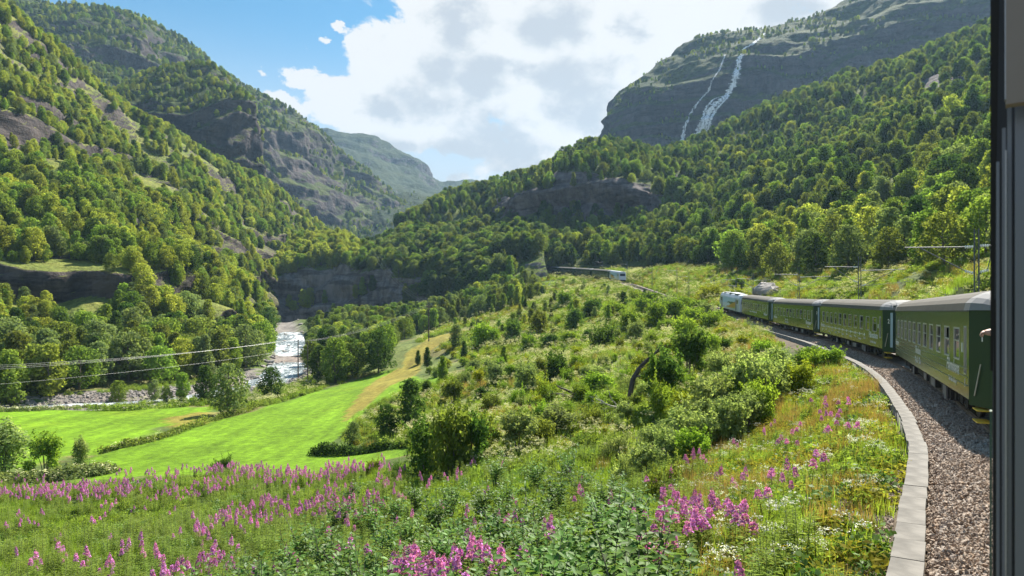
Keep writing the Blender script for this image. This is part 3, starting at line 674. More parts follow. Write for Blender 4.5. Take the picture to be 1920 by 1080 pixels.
def tree_data(shape, seed, H=8.0, n=2900, leaf=0.42):
    """crown blobs and trunk of one tree of height H standing at the origin"""
    rng = np.random.default_rng(seed); blobs = []
    if shape == 'round': rx, z0, zt, nb = 0.36 * H, 0.10 * H, H, 30
    elif shape == 'oval': rx, z0, zt, nb = 0.26 * H, 0.08 * H, H, 26
    elif shape == 'spreading': rx, z0, zt, nb = 0.44 * H, 0.13 * H, 0.92 * H, 32
    elif shape == 'irregular': rx, z0, zt, nb = 0.34 * H, 0.07 * H, H, 24
    else: rx, z0, zt, nb = 0.22 * H, 0.08 * H, H, 24                   # slender
    for i in range(nb):
        t = (i + rng.random()) / nb; z = z0 + (zt - z0) * t
        prof = {'round': math.sin(math.pi * min(1, 0.2 + 0.78 * t)) ** 0.7, 'oval': math.sin(math.pi * min(1, 0.15 + 0.82 * t)) ** 0.8, 'spreading': math.sin(math.pi * min(1, 0.2 + 0.75 * t)) ** 0.6,
                'irregular': math.sin(math.pi * min(1, 0.15 + 0.8 * t)) * rng.uniform(0.6, 1.15), 'slender': (1 - t) ** 0.65 * min(1, 0.5 + 3 * t)}[shape]
        a = i * 2.4 + rng.uniform(-0.5, 0.5); r = rx * prof * rng.uniform(0.35, 0.85)
        br = H * rng.uniform(0.09, 0.15) * (0.6 + 0.5 * prof)
        blobs.append((r * math.cos(a), r * math.sin(a), min(z, zt - br * 0.8), br))
    V, f = crown_leaves(blobs, n, leaf, rng)
    mb = MB(); lean = rng.uniform(-0.03, 0.03, 2) * H
    tr_ = [(0, 0, -0.4), (lean[0] * .3, lean[1] * .3, 0.25 * H), (lean[0], lean[1], 0.55 * H), (lean[0] * 1.2, lean[1] * 1.2, 0.85 * H)]
    r0 = 0.018 * H
    mb.tube(tr_, [r0 * 1.25, r0, r0 * 0.6, r0 * 0.2], 6)
    for b in blobs[::2]:
        zz = max(0.15 * H, b[2] - 0.18 * H - 0.35 * math.hypot(b[0], b[1])); zz = min(zz, 0.8 * H); q = zz / (0.85 * H)
        mb.tube([(lean[0] * q, lean[1] * q, zz), (b[0] * .55, b[1] * .55, zz + 0.6 * (b[2] - zz)), (b[0], b[1], b[2])], [r0 * 0.4, r0 * 0.28, r0 * 0.1], 4, cap=False)
    return V, f, mb
def bush_data(shape, seed, n=3200, leaf=0.13):
    """bush about 2 m high and wide, at the origin"""
    rng = np.random.default_rng(seed); blobs = []
    rx, H, nb = {'dome': (1.05, 1.9, 18), 'low': (1.5, 1.15, 18), 'upright': (0.75, 2.4, 18), 'ragged': (1.2, 2.1, 16)}[shape]
    for i in range(nb):
        a = i * 2.4; t = rng.random(); z = H * (0.12 + 0.68 * t); pr = math.sqrt(max(0.05, 1 - (max(0, t - 0.15)) ** 2))
        r = rx * pr * rng.uniform(0.2, 0.75); br = rng.uniform(0.26, 0.46) * (1.15 if shape != 'ragged' else 0.85)
        blobs.append((r * math.cos(a), r * math.sin(a), z, br))
    V, f = crown_leaves(blobs, n, leaf, rng, up=0.35, shell=0.5)
    m2 = n // 5                                                         # loose shoots beyond the outline
    k = rng.choice(nb, 26); P = []; Nn = []
    for j in k:
        b = blobs[j]; d = rand_dirs(rng, 1)[0]; d[2] = abs(d[2]) + 0.8; d /= np.linalg.norm(d)
        L = rng.uniform(0.25, 0.6); q = rng.random(m2 // 26 + 1) * L
        P.append(np.array(b[:3]) + d * (b[3] * 0.8 + q)[:, None] + rng.normal(size=(len(q), 3)) * 0.05); Nn.append(rand_dirs(rng, len(q)) + [0, 0, 0.4])
    P = np.vstack(P); Nn = np.vstack(Nn); Nn /= np.linalg.norm(Nn, axis=1)[:, None]
    V2, f2 = leaf_quads(P, Nn, leaf * 0.9, rng); f2 = f2 + len(V); V = np.vstack([V, V2]); f = np.vstack([f, f2])
    mb = MB()
    for b in blobs[::2]: mb.tube([(b[0] * .12, b[1] * .12, -0.15), (b[0] * .5, b[1] * .5, b[2] * .55), (b[0], b[1], b[2] + b[3] * .5)], [0.03, 0.02, 0.008], 4, cap=False)
    return V, f, mb
def joined(name, V, f, mb, leafm, barkm):
    v2 = np.array(mb.v); f2 = [q for q in mb.f if len(q) == 4]; f2 = np.array(f2) + len(V)
    return mesh_np(name, np.vstack([V, v2]), np.vstack([f, f2]), [leafm, barkm], mat_idx=[0] * len(f) + [1] * len(f2))
TREE_SHAPES = [('round', 1), ('oval', 2), ('spreading', 3), ('irregular', 4), ('slender', 5), ('round', 6), ('oval', 7)]
BUSH_SHAPES = [('dome', 11), ('low', 12), ('upright', 13), ('ragged', 14)]
TREE_PROTO, TREE_CROWN, TREE_TRUNK = [], {}, {}
for si, (sh, seed) in enumerate(TREE_SHAPES):
    V, f, mb = tree_data(sh, seed)
    TREE_TRUNK[si] = mb.mesh('trunk', M_birch if sh in ('slender', 'oval') else M_bark, True)
    base_me = mesh_np('crown', V, f, [LEAF['fresh green']])
    for ci, c in enumerate(COLOURS):
        cm = base_me.copy(); cm.materials[0] = LEAF[c]; TREE_CROWN[si, ci] = cm
        TREE_PROTO.append(bpy.data.objects.new(f'tree_kind_{len(TREE_PROTO):02d}', joined('tree', V, f, mb, LEAF[c], M_birch if sh in ('slender', 'oval') else M_bark)))
BUSH_PROTO, BUSH_CROWN, BUSH_STEM = [], {}, {}
for si, (sh, seed) in enumerate(BUSH_SHAPES):
    V, f, mb = bush_data(sh, seed)
    BUSH_STEM[si] = mb.mesh('stems', M_bark, True); base_me = mesh_np('foliage', V, f, [BUSH_LEAF['fresh green']])
    for ci, c in enumerate(COLOURS):
        cm = base_me.copy(); cm.materials[0] = BUSH_LEAF[c]; BUSH_CROWN[si, ci] = cm
        BUSH_PROTO.append(bpy.data.objects.new(f'bush_kind_{len(BUSH_PROTO):02d}', joined('bush', V, f, mb, BUSH_LEAF[c], M_bark)))

# herbs: each maker returns a list of (verts, quads, material) pieces
def blades(rng, n, h, spread, w, lean=0.35):
    V = []; 
    for _ in range(n):
        a = rng.uniform(0, 2 * math.pi); r = spread * math.sqrt(rng.random()); x, y = r * math.cos(a), r * math.sin(a)
        hh = h * rng.uniform(0.55, 1.1); b = rng.uniform(0, 2 * math.pi); l = lean * hh * rng.uniform(0.2, 1); dx, dy = l * math.cos(b), l * math.sin(b); px_, py_ = -math.sin(b) * w, math.cos(b) * w
        V += [(x - px_, y - py_, 0), (x + px_, y + py_, 0), (x + dx * .4 + px_ * .7, y + dy * .4 + py_ * .7, hh * .62), (x + dx * .4 - px_ * .7, y + dy * .4 - py_ * .7, hh * .62)]
        V += [(x + dx * .4 - px_ * .7, y + dy * .4 - py_ * .7, hh * .62), (x + dx * .4 + px_ * .7, y + dy * .4 + py_ * .7, hh * .62), (x + dx + px_ * .1, y + dy + py_ * .1, hh), (x + dx - px_ * .1, y + dy - py_ * .1, hh)]
    return np.array(V), np.arange(len(V)).reshape(-1, 4)
def mound(rng, n, rx, h, leaf, aspect=0.5, up=0.7):
    d = rand_dirs(rng, n); d[:, 2] = np.abs(d[:, 2]); q = rng.uniform(0.45, 1.05, n)[:, None]
    P = d * q * np.array([rx, rx, h]); nn = d * 0.5 + rng.normal(size=(n, 3)) * 0.6; nn[:, 2] += up; nn /= np.linalg.norm(nn, axis=1)[:, None]
    return leaf_quads(P, nn, leaf, rng, aspect, 0.15)
def heads(rng, n, rx, h, size, k):
    """flower heads: k small petals round each of n points over a mound"""
    P = []
    for _ in range(n):
        a = rng.uniform(0, 6.28); r = rx * math.sqrt(rng.random()); c = np.array([r * math.cos(a), r * math.sin(a), h * rng.uniform(0.8, 1.15)])
        P.append(c + rng.normal(size=(k, 3)) * np.array([1, 1, 0.5]) * size)
    P = np.vstack(P); nn = rng.normal(size=P.shape) * 0.6; nn[:, 2] += 1; nn /= np.linalg.norm(nn, axis=1)[:, None]
    return leaf_quads(P, nn, size * 0.8, rng, 0.9)
def fireweed_parts(rng, h=1.35, flower=True, nl=62):
    mb = MB(); bx, by = rng.uniform(-.08, .08, 2) * h
    mb.tube([(0, 0, -0.1), (bx * .4, by * .4, h * .5), (bx, by, h)], [0.008, 0.006, 0.003], 4)
    z = np.sort(rng.uniform(0.08, 0.76 if flower else 0.97, nl)) * h; a = np.arange(nl) * 2.4
    L = 0.17 * (1.1 - 0.5 * z / h); out_ = np.stack([np.cos(a), np.sin(a), np.full(nl, 0.25)], 1); out_ /= np.linalg.norm(out_, axis=1)[:, None]
    ctr = np.stack([bx * (z / h) ** 1.5, by * (z / h) ** 1.5, z], 1) + out_ * (L * .5)[:, None]
    nn = np.cross(out_, np.stack([-np.sin(a), np.cos(a), np.zeros(nl)], 1)); nn *= np.sign(nn[:, 2])[:, None]
    lv = leaf_quads(ctr, nn, L, rng, 0.24, 0.15, along=out_)
    fl = bud = None
    if flower:
        n = 66; zf = rng.uniform(0.74, 0.94, n) * h; a = rng.uniform(0, 6.28, n); r = 0.075 * (1.1 - (zf / h - 0.74) * 3.6)
        P = np.stack([bx * (zf / h) + r * np.cos(a), by * (zf / h) + r * np.sin(a), zf], 1); nn = np.stack([np.cos(a), np.sin(a), rng.uniform(-.3, .6, n)], 1) + rng.normal(size=(n, 3)) * .4; nn /= np.linalg.norm(nn, axis=1)[:, None]
        fl = leaf_quads(P, nn, 0.055, rng, 0.9)
        n = 16; zf = rng.uniform(0.91, 1.0, n) * h; a = rng.uniform(0, 6.28, n); r = 0.016
        P = np.stack([bx * (zf / h) + r * np.cos(a), by * (zf / h) + r * np.sin(a), zf], 1); bud = leaf_quads(P, rand_dirs(rng, n), 0.03, rng, 0.4)
    return mb, lv, fl, bud
def merge(name, pieces):
    Vs, Fs, Mi, mats, b = [], [], [], [], 0
    for V, f, m in pieces:
        if m not in mats: mats.append(m)
        Vs.append(V); Fs.append(f + b); b += len(V); Mi += [mats.index(m)] * len(f)
    return mesh_np(name, np.vstack(Vs), np.vstack(Fs), mats, mat_idx=Mi)
def quads_of(mb): return np.array(mb.v), np.array([q for q in mb.f if len(q) == 4])
HERB, HI = [], {}
def herb(key, *pieces):
    HI.setdefault(key, []).append(len(HERB)); HERB.append(bpy.data.objects.new(f'herb_kind_{len(HERB):02d}', merge('herb', pieces)))
hr = np.random.default_rng(5)
for _ in range(3):
    herb('grass', (*blades(hr, 60, 0.55, 0.32, 0.008), M_grass))
    herb('leafy', (*mound(hr, 150, 0.5, 0.45, 0.15), M_herb), (*blades(hr, 18, 0.6, 0.4, 0.008), M_grass))
    herb('cream', (*mound(hr, 120, 0.5, 0.55, 0.15), M_herb), (*blades(hr, 14, 0.7, 0.4, 0.008), M_grass), (*heads(hr, 12, 0.45, 0.78, 0.05, 14), M_cream))
    herb('yellow', (*mound(hr, 150, 0.5, 0.42, 0.13), M_herb2), (*heads(hr, 7, 0.42, 0.5, 0.025, 7), M_yellowfl))
    herb('dry', (*blades(hr, 70, 0.75, 0.35, 0.006, 0.45), M_drygrass), (*blades(hr, 12, 0.5, 0.35, 0.008), M_grass))
    herb('white', (*mound(hr, 100, 0.42, 0.4, 0.13), M_herb), (*blades(hr, 10, 0.6, 0.3, 0.007), M_grass), (*heads(hr, 9, 0.36, 0.62, 0.04, 12), M_whitefl))
    herb('silver', (*mound(hr, 130, 0.42, 0.5, 0.12, 0.7), M_broad))
    for _k in range(2):
        mb, lv, fl, bud = fireweed_parts(hr); mb2, lv2, fl2, bud2 = fireweed_parts(hr, 1.1); off_ = np.array([0.18, 0.1, 0])
        herb('fireweed', (*quads_of(mb), M_redstalk), (*lv, M_herb), (*fl, M_pink), (*bud, M_pinkbud), (lv2[0] + off_, lv2[1], M_herb), (fl2[0] + off_, fl2[1], M_pink))
    ps = []
    for _k in range(3):
        mb, lv, fl, bud = fireweed_parts(hr, hr.uniform(0.8, 1.2), False, 50); o_ = np.array([*hr.uniform(-.25, .25, 2), 0]); ps += [(quads_of(mb)[0] + o_, quads_of(mb)[1], M_stalk), (lv[0] + o_, lv[1], M_herb)]
    herb('greenstem', *ps)

def scatter(name, pts, rz, sc, idx, protos, parent=None):
    """one object of kind stuff whose points carry copies of the prototypes"""
    pts = np.asarray(pts, np.float32)
    me = bpy.data.meshes.new(name); me.vertices.add(len(pts)); me.vertices.foreach_set('co', pts.ravel())
    for nm, ty, val in (('rz', 'FLOAT', rz), ('sc', 'FLOAT', sc), ('pick', 'INT', idx)):
        a = me.attributes.new(nm, ty, 'POINT'); a.data.foreach_set('value', np.asarray(val, np.int32 if ty == 'INT' else np.float32))
    c = bpy.data.collections.new(name + '_kinds')
    for o in protos: c.objects.link(o)
    ng = bpy.data.node_groups.new(name, 'GeometryNodeTree')
    ng.interface.new_socket('Geometry', in_out='INPUT', socket_type='NodeSocketGeometry'); ng.interface.new_socket('Geometry', in_out='OUTPUT', socket_type='NodeSocketGeometry')
    gi = ng.nodes.new('NodeGroupInput'); go = ng.nodes.new('NodeGroupOutput'); ip = ng.nodes.new('GeometryNodeInstanceOnPoints'); ci = ng.nodes.new('GeometryNodeCollectionInfo')
    ci.inputs[0].default_value = c; ci.inputs[1].default_value = True; ci.inputs[2].default_value = True
    def named(nm, ty):
        q = ng.nodes.new('GeometryNodeInputNamedAttribute'); q.data_type = ty; q.inputs[0].default_value = nm; return [s for s in q.outputs if s.enabled and s.name == 'Attribute'][0]
    xyz = ng.nodes.new('ShaderNodeCombineXYZ'); L = ng.links.new
    L(gi.outputs[0], ip.inputs['Points']); L(ci.outputs[0], ip.inputs['Instance']); ip.inputs['Pick Instance'].default_value = True
    L(named('pick', 'INT'), ip.inputs['Instance Index']); L(named('rz', 'FLOAT'), xyz.inputs[2]); L(xyz.outputs[0], ip.inputs['Rotation'])
    L(named('sc', 'FLOAT'), ip.inputs['Scale']); L(ip.outputs[0], go.inputs[0])
    o = link(name, me, parent, 'stuff'); md = o.modifiers.new('copies', 'NODES'); md.node_group = ng
    return o

# ------------------------------------------------------------------ forest on the hillsides
CI = {c: i for i, c in enumerate(COLOURS)}
def pick_colour(rng, w): return rng.choice(5, p=np.array(w) / sum(w))
TREES = []       # x, y, z, height, shape, colour, zone
def sample_sheet(s, n, rng):
    f = s.fa; a, b, c, d = (s.P[f[:, i]] for i in range(4))
    cr = np.cross(c - a, d - b); ar = np.linalg.norm(cr, axis=1) * 0.5; nz = np.abs(cr[:, 2]) / (2 * ar + 1e-9)
    k = rng.choice(len(f), n, p=ar / ar.sum()); u, v = rng.random(n)[:, None], rng.random(n)[:, None]
    P = (a[k] * (1 - u) + b[k] * u) * (1 - v) + (d[k] * (1 - u) + c[k] * u) * v
    return P, nz[k], s.rock[f[k, 0]]
NO_TREES = [[(930,374),(1040,340),(1150,330),(1235,342),(1246,395),(1130,410),(950,416)], [(0,432),(130,455),(250,500),(240,540),(120,522),(0,496)], [(400,442),(500,456),(515,512),(440,506)], [(305,345),(365,352),(355,386),(315,386)],
 [(160,578),(300,592),(370,622),(300,648),(170,630)], [(-20,205),(50,232),(110,290),(60,284),(-20,246)], [(498,520),(560,508),(640,505),(700,515),(775,540),(765,600),(498,615)], [(195,212),(330,216),(448,205),(466,240),(466,330),(400,306),(300,286),(200,236)], [(1700,140),(1855,96),(1858,158),(1722,206)]]
def grow(s, n, hmin, hmax, cw, zone, seed, nzmin=0.42, rockmax=0.3, cond=None, cover=None):
    rng = np.random.default_rng(seed); P, nz, rk = sample_sheet(s, n, rng)
    px, py = pix(P)
    ok = (nz > nzmin + 0.12 * rng.random(n)) & ((rk < rockmax) | (rng.random(n) < 0.05) | (nz > 0.86)) & (px > -260) & (px < 2250) & (py > -160)
    if cond is not None: ok &= cond(px, py, P)
    for q_ in NO_TREES: ok &= ~(in_poly(px, py, q_) & (nz < 0.80))
    if cover: ok &= fbm(P, cover[0], 4, seed + 3) > cover[1]
    P = P[ok]; patch = fbm(P, 45, 3, seed + 5)
    for p, q in zip(P, patch):
        h = (hmin + (hmax - hmin) * rng.random() ** 1.5) * (1 + 0.2 * q)
        w = list(cw); w[0] *= 1 + max(0, q); w[2] *= 1 + max(0, -q)
        TREES.append((p[0], p[1], p[2] - 0.15, h, rng.choice(7, p=[.2, .15, .16, .16, .08, .14, .11]), pick_colour(rng, w), zone))
# colour order: fresh, yellow, dark, grey, olive
grow(S1, 26000, 3.0, 9.5, (4, 6, 0.5, 1.6, 1.3), 'left', 101, cover=(34, -0.42))  # weighted to yellow leaves: the slope's sunlight is put into leaf colour
grow(S2, 2600, 4.0, 7.0, (2, 3, 2, 1, 4), 'knob', 102, 0.45, 0.4)
grow(S3, 15000, 5.0, 9.0, (2, 2, 3, 1, 3), 'farleft', 103, 0.45, 0.4, cover=(90, -0.45))
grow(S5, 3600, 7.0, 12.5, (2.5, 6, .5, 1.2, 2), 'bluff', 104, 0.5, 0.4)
grow(S6, 18000, 4.5, 11.5, (2.4, 0.9, 4, 1.3, 3.4), 'ridge', 105, 0.36, 0.4, cond=lambda px, py, P: P[:, 1] > 240)  # more dark and olive leaves: the ridge's shade is put into leaf colour
grow(S6, 7500, 7.0, 14.5, (5, 1.3, 1.6, 3, 2.2), 'right', 106, 0.3, 0.4, cond=lambda px, py, P: P[:, 1] <= 240)
grow(S7, 9500, 3.5, 6.5, (2, 1.5, 3, 1, 4), 'high', 107, 0.5, 0.4, cover=(60, -0.05))
grow(S4, 3500, 5.0, 9.0, (2, 1.5, 3, 1.5, 2), 'valley', 108, 0.3, 0.4, cond=lambda px, py, P: P[:, 1] < 1500)
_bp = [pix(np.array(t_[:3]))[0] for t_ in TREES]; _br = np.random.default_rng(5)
TREES = [(*t_[:5], (1 if _br.random() < .8 else 0) if b_ < 672 else int(_br.choice([2, 3, 4, 0], p=[.35, .2, .3, .15])), t_[6]) if t_[6] == 'bluff' else t_ for t_, b_ in zip(TREES, _bp)]  # left bluff crowns turned yellow in place of sunlight, the rest darkened for contrast
# valley-floor woods
def grow_ground(poly, dlim, n, hmin, hmax, cw, zone, seed, mind=0.0, shapes=None, keep=None):
    rng = np.random.default_rng(seed); xs, ys = [p[0] for p in poly], [p[1] for p in poly]; got = []
    g = gf; a, b, c, d = (GP[g[:, i]] for i in range(4)); ctr = (a + b + c + d) / 4; px, py = pix(ctr)
    m = in_poly(px, py, poly) & (ctr[:, 1] > dlim[0]) & (ctr[:, 1] < dlim[1]); ids = np.nonzero(m)[0]
    ar = np.linalg.norm(np.cross(c - a, d - b), axis=1)[ids] * 0.5
    k = ids[rng.choice(len(ids), n, p=ar / ar.sum())]; u, v = rng.random(n)[:, None], rng.random(n)[:, None]
    P = (a[k] * (1 - u) + b[k] * u) * (1 - v) + (d[k] * (1 - u) + c[k] * u) * v
    off, tz, ts = track_near(P[:, 0], P[:, 1]); rd = riv_near(P[:, 0], P[:, 1]); ok = (rd > 6.2) & ((off < -5) | (off > 7))
    if keep is not None: ok &= keep(P, off)
    P = P[ok]
    for p in P:
        if mind and any((p[0] - q[0]) ** 2 + (p[1] - q[1]) ** 2 < mind ** 2 for q in got): continue
        got.append(p)
        TREES.append((p[0], p[1], p[2] - 0.15, rng.uniform(hmin, hmax), rng.choice(7) if shapes is None else rng.choice(shapes), pick_colour(rng, cw), zone))
grow_ground([(-200,655),(0,655),(120,655),(330,640),(470,610),(512,600),(505,640),(490,690),(380,712),(250,722),(140,735),(60,762),(-200,768)], (110, 460), 900, 8, 12.5, (3, 1, 2, 3, 2.5), 'riverside', 111, 3.4)
grow_ground([(575,715),(590,655),(575,622),(640,600),(700,585),(900,548),(1010,524),(1060,528),(1000,565),(900,595),(800,622),(745,640),(735,655),(690,700),(640,712)], (140, 430), 900, 5.5, 9.5, (3.6, 1.4, 2, 3, 2.5), 'wood', 112, 3.2)
grow_ground([(1060,525),(1180,500),(1290,492),(1400,510),(1500,515),(1600,512),(1700,508),(1860,492),(2300,470),(2300,440),(1060,440)], (95, 420), 700, 8, 14, (5, 1.0, 1.6, 3, 2.2), 'right', 113, 4.4, keep=lambda P, off: off > 17)
grow_ground([(820,600),(1000,560),(1180,530),(1290,560),(1210,610),(1060,620),(900,650)], (120, 330), 130, 2.5, 5, (3, 1, 2, 3, 2), 'meadowtree', 114, 5.0, shapes=[1, 4, 6])

grow_ground([(960,560),(1000,515),(1060,520),(1160,535),(1200,560),(1060,575)], (200, 420), 70, 2.0, 3.2, (3, 1, 1, 3, 2), 'meadowtree', 115, 5.5, shapes=[0, 2, 5], keep=lambda P, off: off < -8)
# trees singled out in the photograph: column, row of the foot, height in rows, shape, colour, label
SINGLE = [
 (428,777,98,0,3,'grey green tree standing alone on the riverside edge of the bright field'), (222,757,45,0,0,'small round tree at the edge of the pale gravel bank'),
 (508,748,62,5,2,'dark round tree between the grey green riverside tree and the river'), (385,756,72,3,2,'dark tree just behind the grey green riverside tree'),
 (290,752,42,3,3,'pale bushy tree beside the gravel bank, first of three small ones'), (312,754,34,5,0,'lowest fresh green tree of three beside the gravel bank'), (342,752,55,1,0,'tallest of three small trees beside the gravel bank'),
 (710,700,82,0,2,'large dark round tree at the top corner of the bright field'), (628,715,84,5,0,'broad green tree left of the large dark round tree'), (598,712,66,3,2,'dark tree nearest the wooden poles by the river'),
 (660,707,70,2,2,'dark spreading tree squeezed beside the large dark round tree'),
 (770,806,98,1,2,'tall dark green tree above the field corner behind the big bush'), (725,822,66,0,2,'round dark tree left of the tall one at the field corner'), (662,834,46,5,3,'small silvery round tree beside the low hedge'),
 (830,716,50,4,0,'slender young tree above the hay strip'), (801,688,38,4,2,'narrow dark conical tree at the top of the hay strip'), (784,684,28,4,2,'lower of two narrow conical trees at the hay strip'),
 (870,672,34,4,2,'small dark conical tree on the meadow slope'), (945,690,42,4,0,'pointed young tree standing in the cream meadow'), (855,655,48,1,3,'grey green oval tree on the upper yellow strip'),
 (1455,520,70,2,4,'olive spreading tree behind the locomotive boulder'), (1590,512,92,0,3,'tall grey green round tree behind the second mast'), (1665,508,84,0,4,'olive round tree on the bank between two masts'),
 (1390,508,60,0,2,'dark round tree over the front of the train'), (1530,515,80,5,2,'dark tree between olive and grey trees above the coaches'), (1770,500,112,2,4,'large brownish spreading tree left of the tall lattice mast'),
]
SPOT = []
for px_, py_, hp, sh, ci, lab in SINGLE:
    h_ = hit(px_, py_, GBVH)
    if h_ is None: continue
    off_, _, _ = track_near([h_.x], [h_.y])
    SPOT.append((h_.x, h_.y, h_.z - 0.1, hp / F * h_.y, sh, ci, lab))
# keep the singled-out ones free of neighbours
SP = np.array([s_[:2] for s_ in SPOT]); SPR = np.array([s_[3] * 0.45 + 1.5 for s_ in SPOT])
_o, _z, _s = track_near([t_[0] for t_ in TREES], [t_[1] for t_ in TREES])
TREES = [t_ for t_, o_ in zip(TREES, _o) if not (-26 < o_ < 4 and 205 < t_[1] < 372 and t_[3] > 3.3)]
TREES = [t_ for t_ in TREES if t_[1] > 330 or not ((np.hypot(SP[:, 0] - t_[0], SP[:, 1] - t_[1]) < SPR) | ((np.abs(SP[:, 0] / SP[:, 1] - t_[0] / t_[1]) < 0.012) & (t_[1] < SP[:, 1]) & (t_[1] > SP[:, 1] - 40))).any()]
def make_tree(x, y, z, h, sh, ci, label, group, rz):
    r = empty('broadleaf_tree', (x, y, z), rz); r.scale = (h / 8,) * 3
    tag(r, label, 'tree', group)
    link('trunk', TREE_TRUNK[sh], r); link('crown', TREE_CROWN[sh, ci], r)
    return r
for x, y, z, h, sh, ci, lab in SPOT: make_tree(x, y, z, h, sh, ci, lab, None, random.uniform(0, 6.28))
T = np.array([t_[:4] for t_ in TREES]); tpx, tpy = pix(T[:, :3]); size = T[:, 3] / T[:, 1] * F
vis = (tpx > -20) & (tpx < 1850) & (tpy - size > -40) & (tpy < 1000)
order = np.argsort(-np.where(vis, size, 0)); solo = set(); 
def clear_view(t_):
    d = Vector((t_[0], t_[1], t_[2] + t_[3] * 0.75)); L = d.length; h_ = BVH.ray_cast(Vector((0, 0, 0)), d.normalized())
    return h_[0] is None or h_[3] > L - 2.0
for i in order:
    if len(solo) >= 255: break
    if clear_view(TREES[i]): solo.add(int(i))
PLACE = {'left': 'on the sunlit hillside', 'riverside': 'in the riverside wood', 'wood': 'in the valley wood', 'right': 'in the slope forest', 'ridge': 'in the shaded forest', 'bluff': 'on the river bluff', 'meadowtree': 'on the upper meadow'}
FORM = {0: 'round', 1: 'oval', 2: 'spreading', 3: 'uneven', 4: 'slender', 5: 'round', 6: 'oval'}
def beside(z_, px_):
    if z_ == 'right': return 'above the tall mast' if px_ > 1740 else 'behind the near coaches' if px_ > 1560 else 'behind the middle coaches' if px_ > 1420 else 'over the locomotive' if px_ > 1300 else 'beyond the bend'
    if z_ == 'riverside': return 'at the left edge' if px_ < 110 else 'above the gravel bank' if px_ < 330 else 'by the white water'
    if z_ == 'wood': return 'below the bluff' if px_ < 760 else 'under the far train'
    return ''
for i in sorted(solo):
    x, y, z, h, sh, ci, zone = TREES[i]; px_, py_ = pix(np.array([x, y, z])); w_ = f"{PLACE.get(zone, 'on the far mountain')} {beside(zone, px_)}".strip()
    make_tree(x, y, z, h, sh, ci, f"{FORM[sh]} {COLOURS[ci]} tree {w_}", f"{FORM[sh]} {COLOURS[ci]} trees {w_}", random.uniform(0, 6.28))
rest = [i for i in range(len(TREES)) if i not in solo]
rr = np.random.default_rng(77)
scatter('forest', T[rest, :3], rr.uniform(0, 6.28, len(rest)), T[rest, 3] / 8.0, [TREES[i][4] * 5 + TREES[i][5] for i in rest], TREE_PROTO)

# ------------------------------------------------------------------ bushes of the meadow: column, foot row, height and width in rows, shape, colour
BUSH = [(1135,656,46,66,1,2),(1192,646,46,46,0,3),(1075,622,44,34,2,2),(1012,632,50,40,2,4),(962,642,44,44,0,2),(925,645,32,34,0,0),(905,652,48,50,0,0),(930,722,42,40,2,3),(988,742,62,62,0,3),(1042,722,62,58,0,2),(1100,716,32,34,0,3),
 (848,770,60,60,3,4),(905,866,92,90,3,4),(803,894,112,100,0,2),(850,895,140,110,0,4),(888,884,112,90,3,2),(975,854,88,100,3,3),(1012,842,60,74,0,4),(1245,765,110,110,3,2),(1292,722,110,90,3,2),(1332,672,48,48,0,0),(1282,642,48,62,0,0),(1232,612,46,52,0,0),(1180,622,42,54,0,0),(1360,662,30,34,0,2),
 (1342,800,96,120,0,3),(1402,776,112,110,3,3),(1442,745,78,84,0,3),(1500,738,60,70,0,1),(1514,694,46,64,2,0),(1292,850,84,110,0,3),(1232,856,62,84,0,3),(1160,866,52,74,1,3),(1112,806,44,64,1,4),(1250,936,66,84,1,4),(1300,690,50,70,0,0),(1350,720,60,70,0,3),
 (1150,600,34,60,0,0),(1210,590,34,60,0,0),(1260,596,36,60,0,0),(1110,590,30,46,0,2),(1060,575,30,44,0,0),(1300,610,34,60,0,0),(1330,620,34,54,0,0),(420,884,26,48,1,2),(1015,700,30,34,0,4),(885,705,30,32,2,3),(800,738,26,24,2,2),(1080,690,26,40,1,0),(1130,690,26,40,1,3),(1170,720,30,44,1,0),
 (1460,690,40,50,0,3),(1395,700,46,56,0,3),(700,885,24,44,1,4),(745,900,34,60,1,2),(1070,650,30,40,2,0),(1030,655,30,40,2,2),(990,660,34,40,0,0),(1105,640,24,30,2,2),(1385,545,26,40,0,0),(1225,572,26,50,0,0),(1255,577,24,46,1,3),(1282,582,26,46,0,0),(1305,588,26,44,3,0),(1325,592,26,44,0,3),(1195,566,22,44,1,0),(1345,604,24,40,1,0),(1215,900,70,90,3,3),(1260,880,80,96,0,3),(1300,880,80,90,3,0),(1330,850,80,90,3,3),(1370,830,90,96,0,3),(1400,810,80,90,3,3),(1425,790,80,84,0,0),(1450,765,76,80,3,3),(1470,735,60,70,0,3),(1370,790,80,90,3,0),(1310,820,80,90,0,3),(1275,830,70,80,3,3),(1420,745,70,76,3,3),(1385,760,80,84,0,3),(1560,690,40,56,0,0),(1530,700,44,50,3,0),(1180,905,60,80,1,3),(1330,560,26,60,1,1),(1380,560,20,60,1,1)]
BLAB = {0: 'rounded', 1: 'low spreading', 2: 'upright', 3: 'ragged'}
def place_word(px_, py_):
    if px_ > 1420 and py_ > 640: return 'beside the concrete trough'
    if px_ > 1270 and py_ > 640: return 'on the bank below the coaches'
    if px_ > 1130 and py_ > 690: return 'near the dead tree'
    if py_ > 740: return 'by the bright field'
    if px_ > 1090: return 'on the meadow below the locomotive'
    return 'on the cream meadow slope'
def make_bush(p, hm, wm, sh, ci, label, group):
    r = empty('bush', p, random.uniform(0, 6.28)); nat_h, nat_w = {0: (1.9, 2.3), 1: (1.3, 3.2), 2: (2.5, 1.7), 3: (2.2, 2.5)}[sh]
    r.scale = (wm / nat_w, wm / nat_w, hm / nat_h); tag(r, label, 'bush', group)
    link('stems', BUSH_STEM[sh], r); link('foliage', BUSH_CROWN[sh, ci], r); return r
BUSH_AT = []
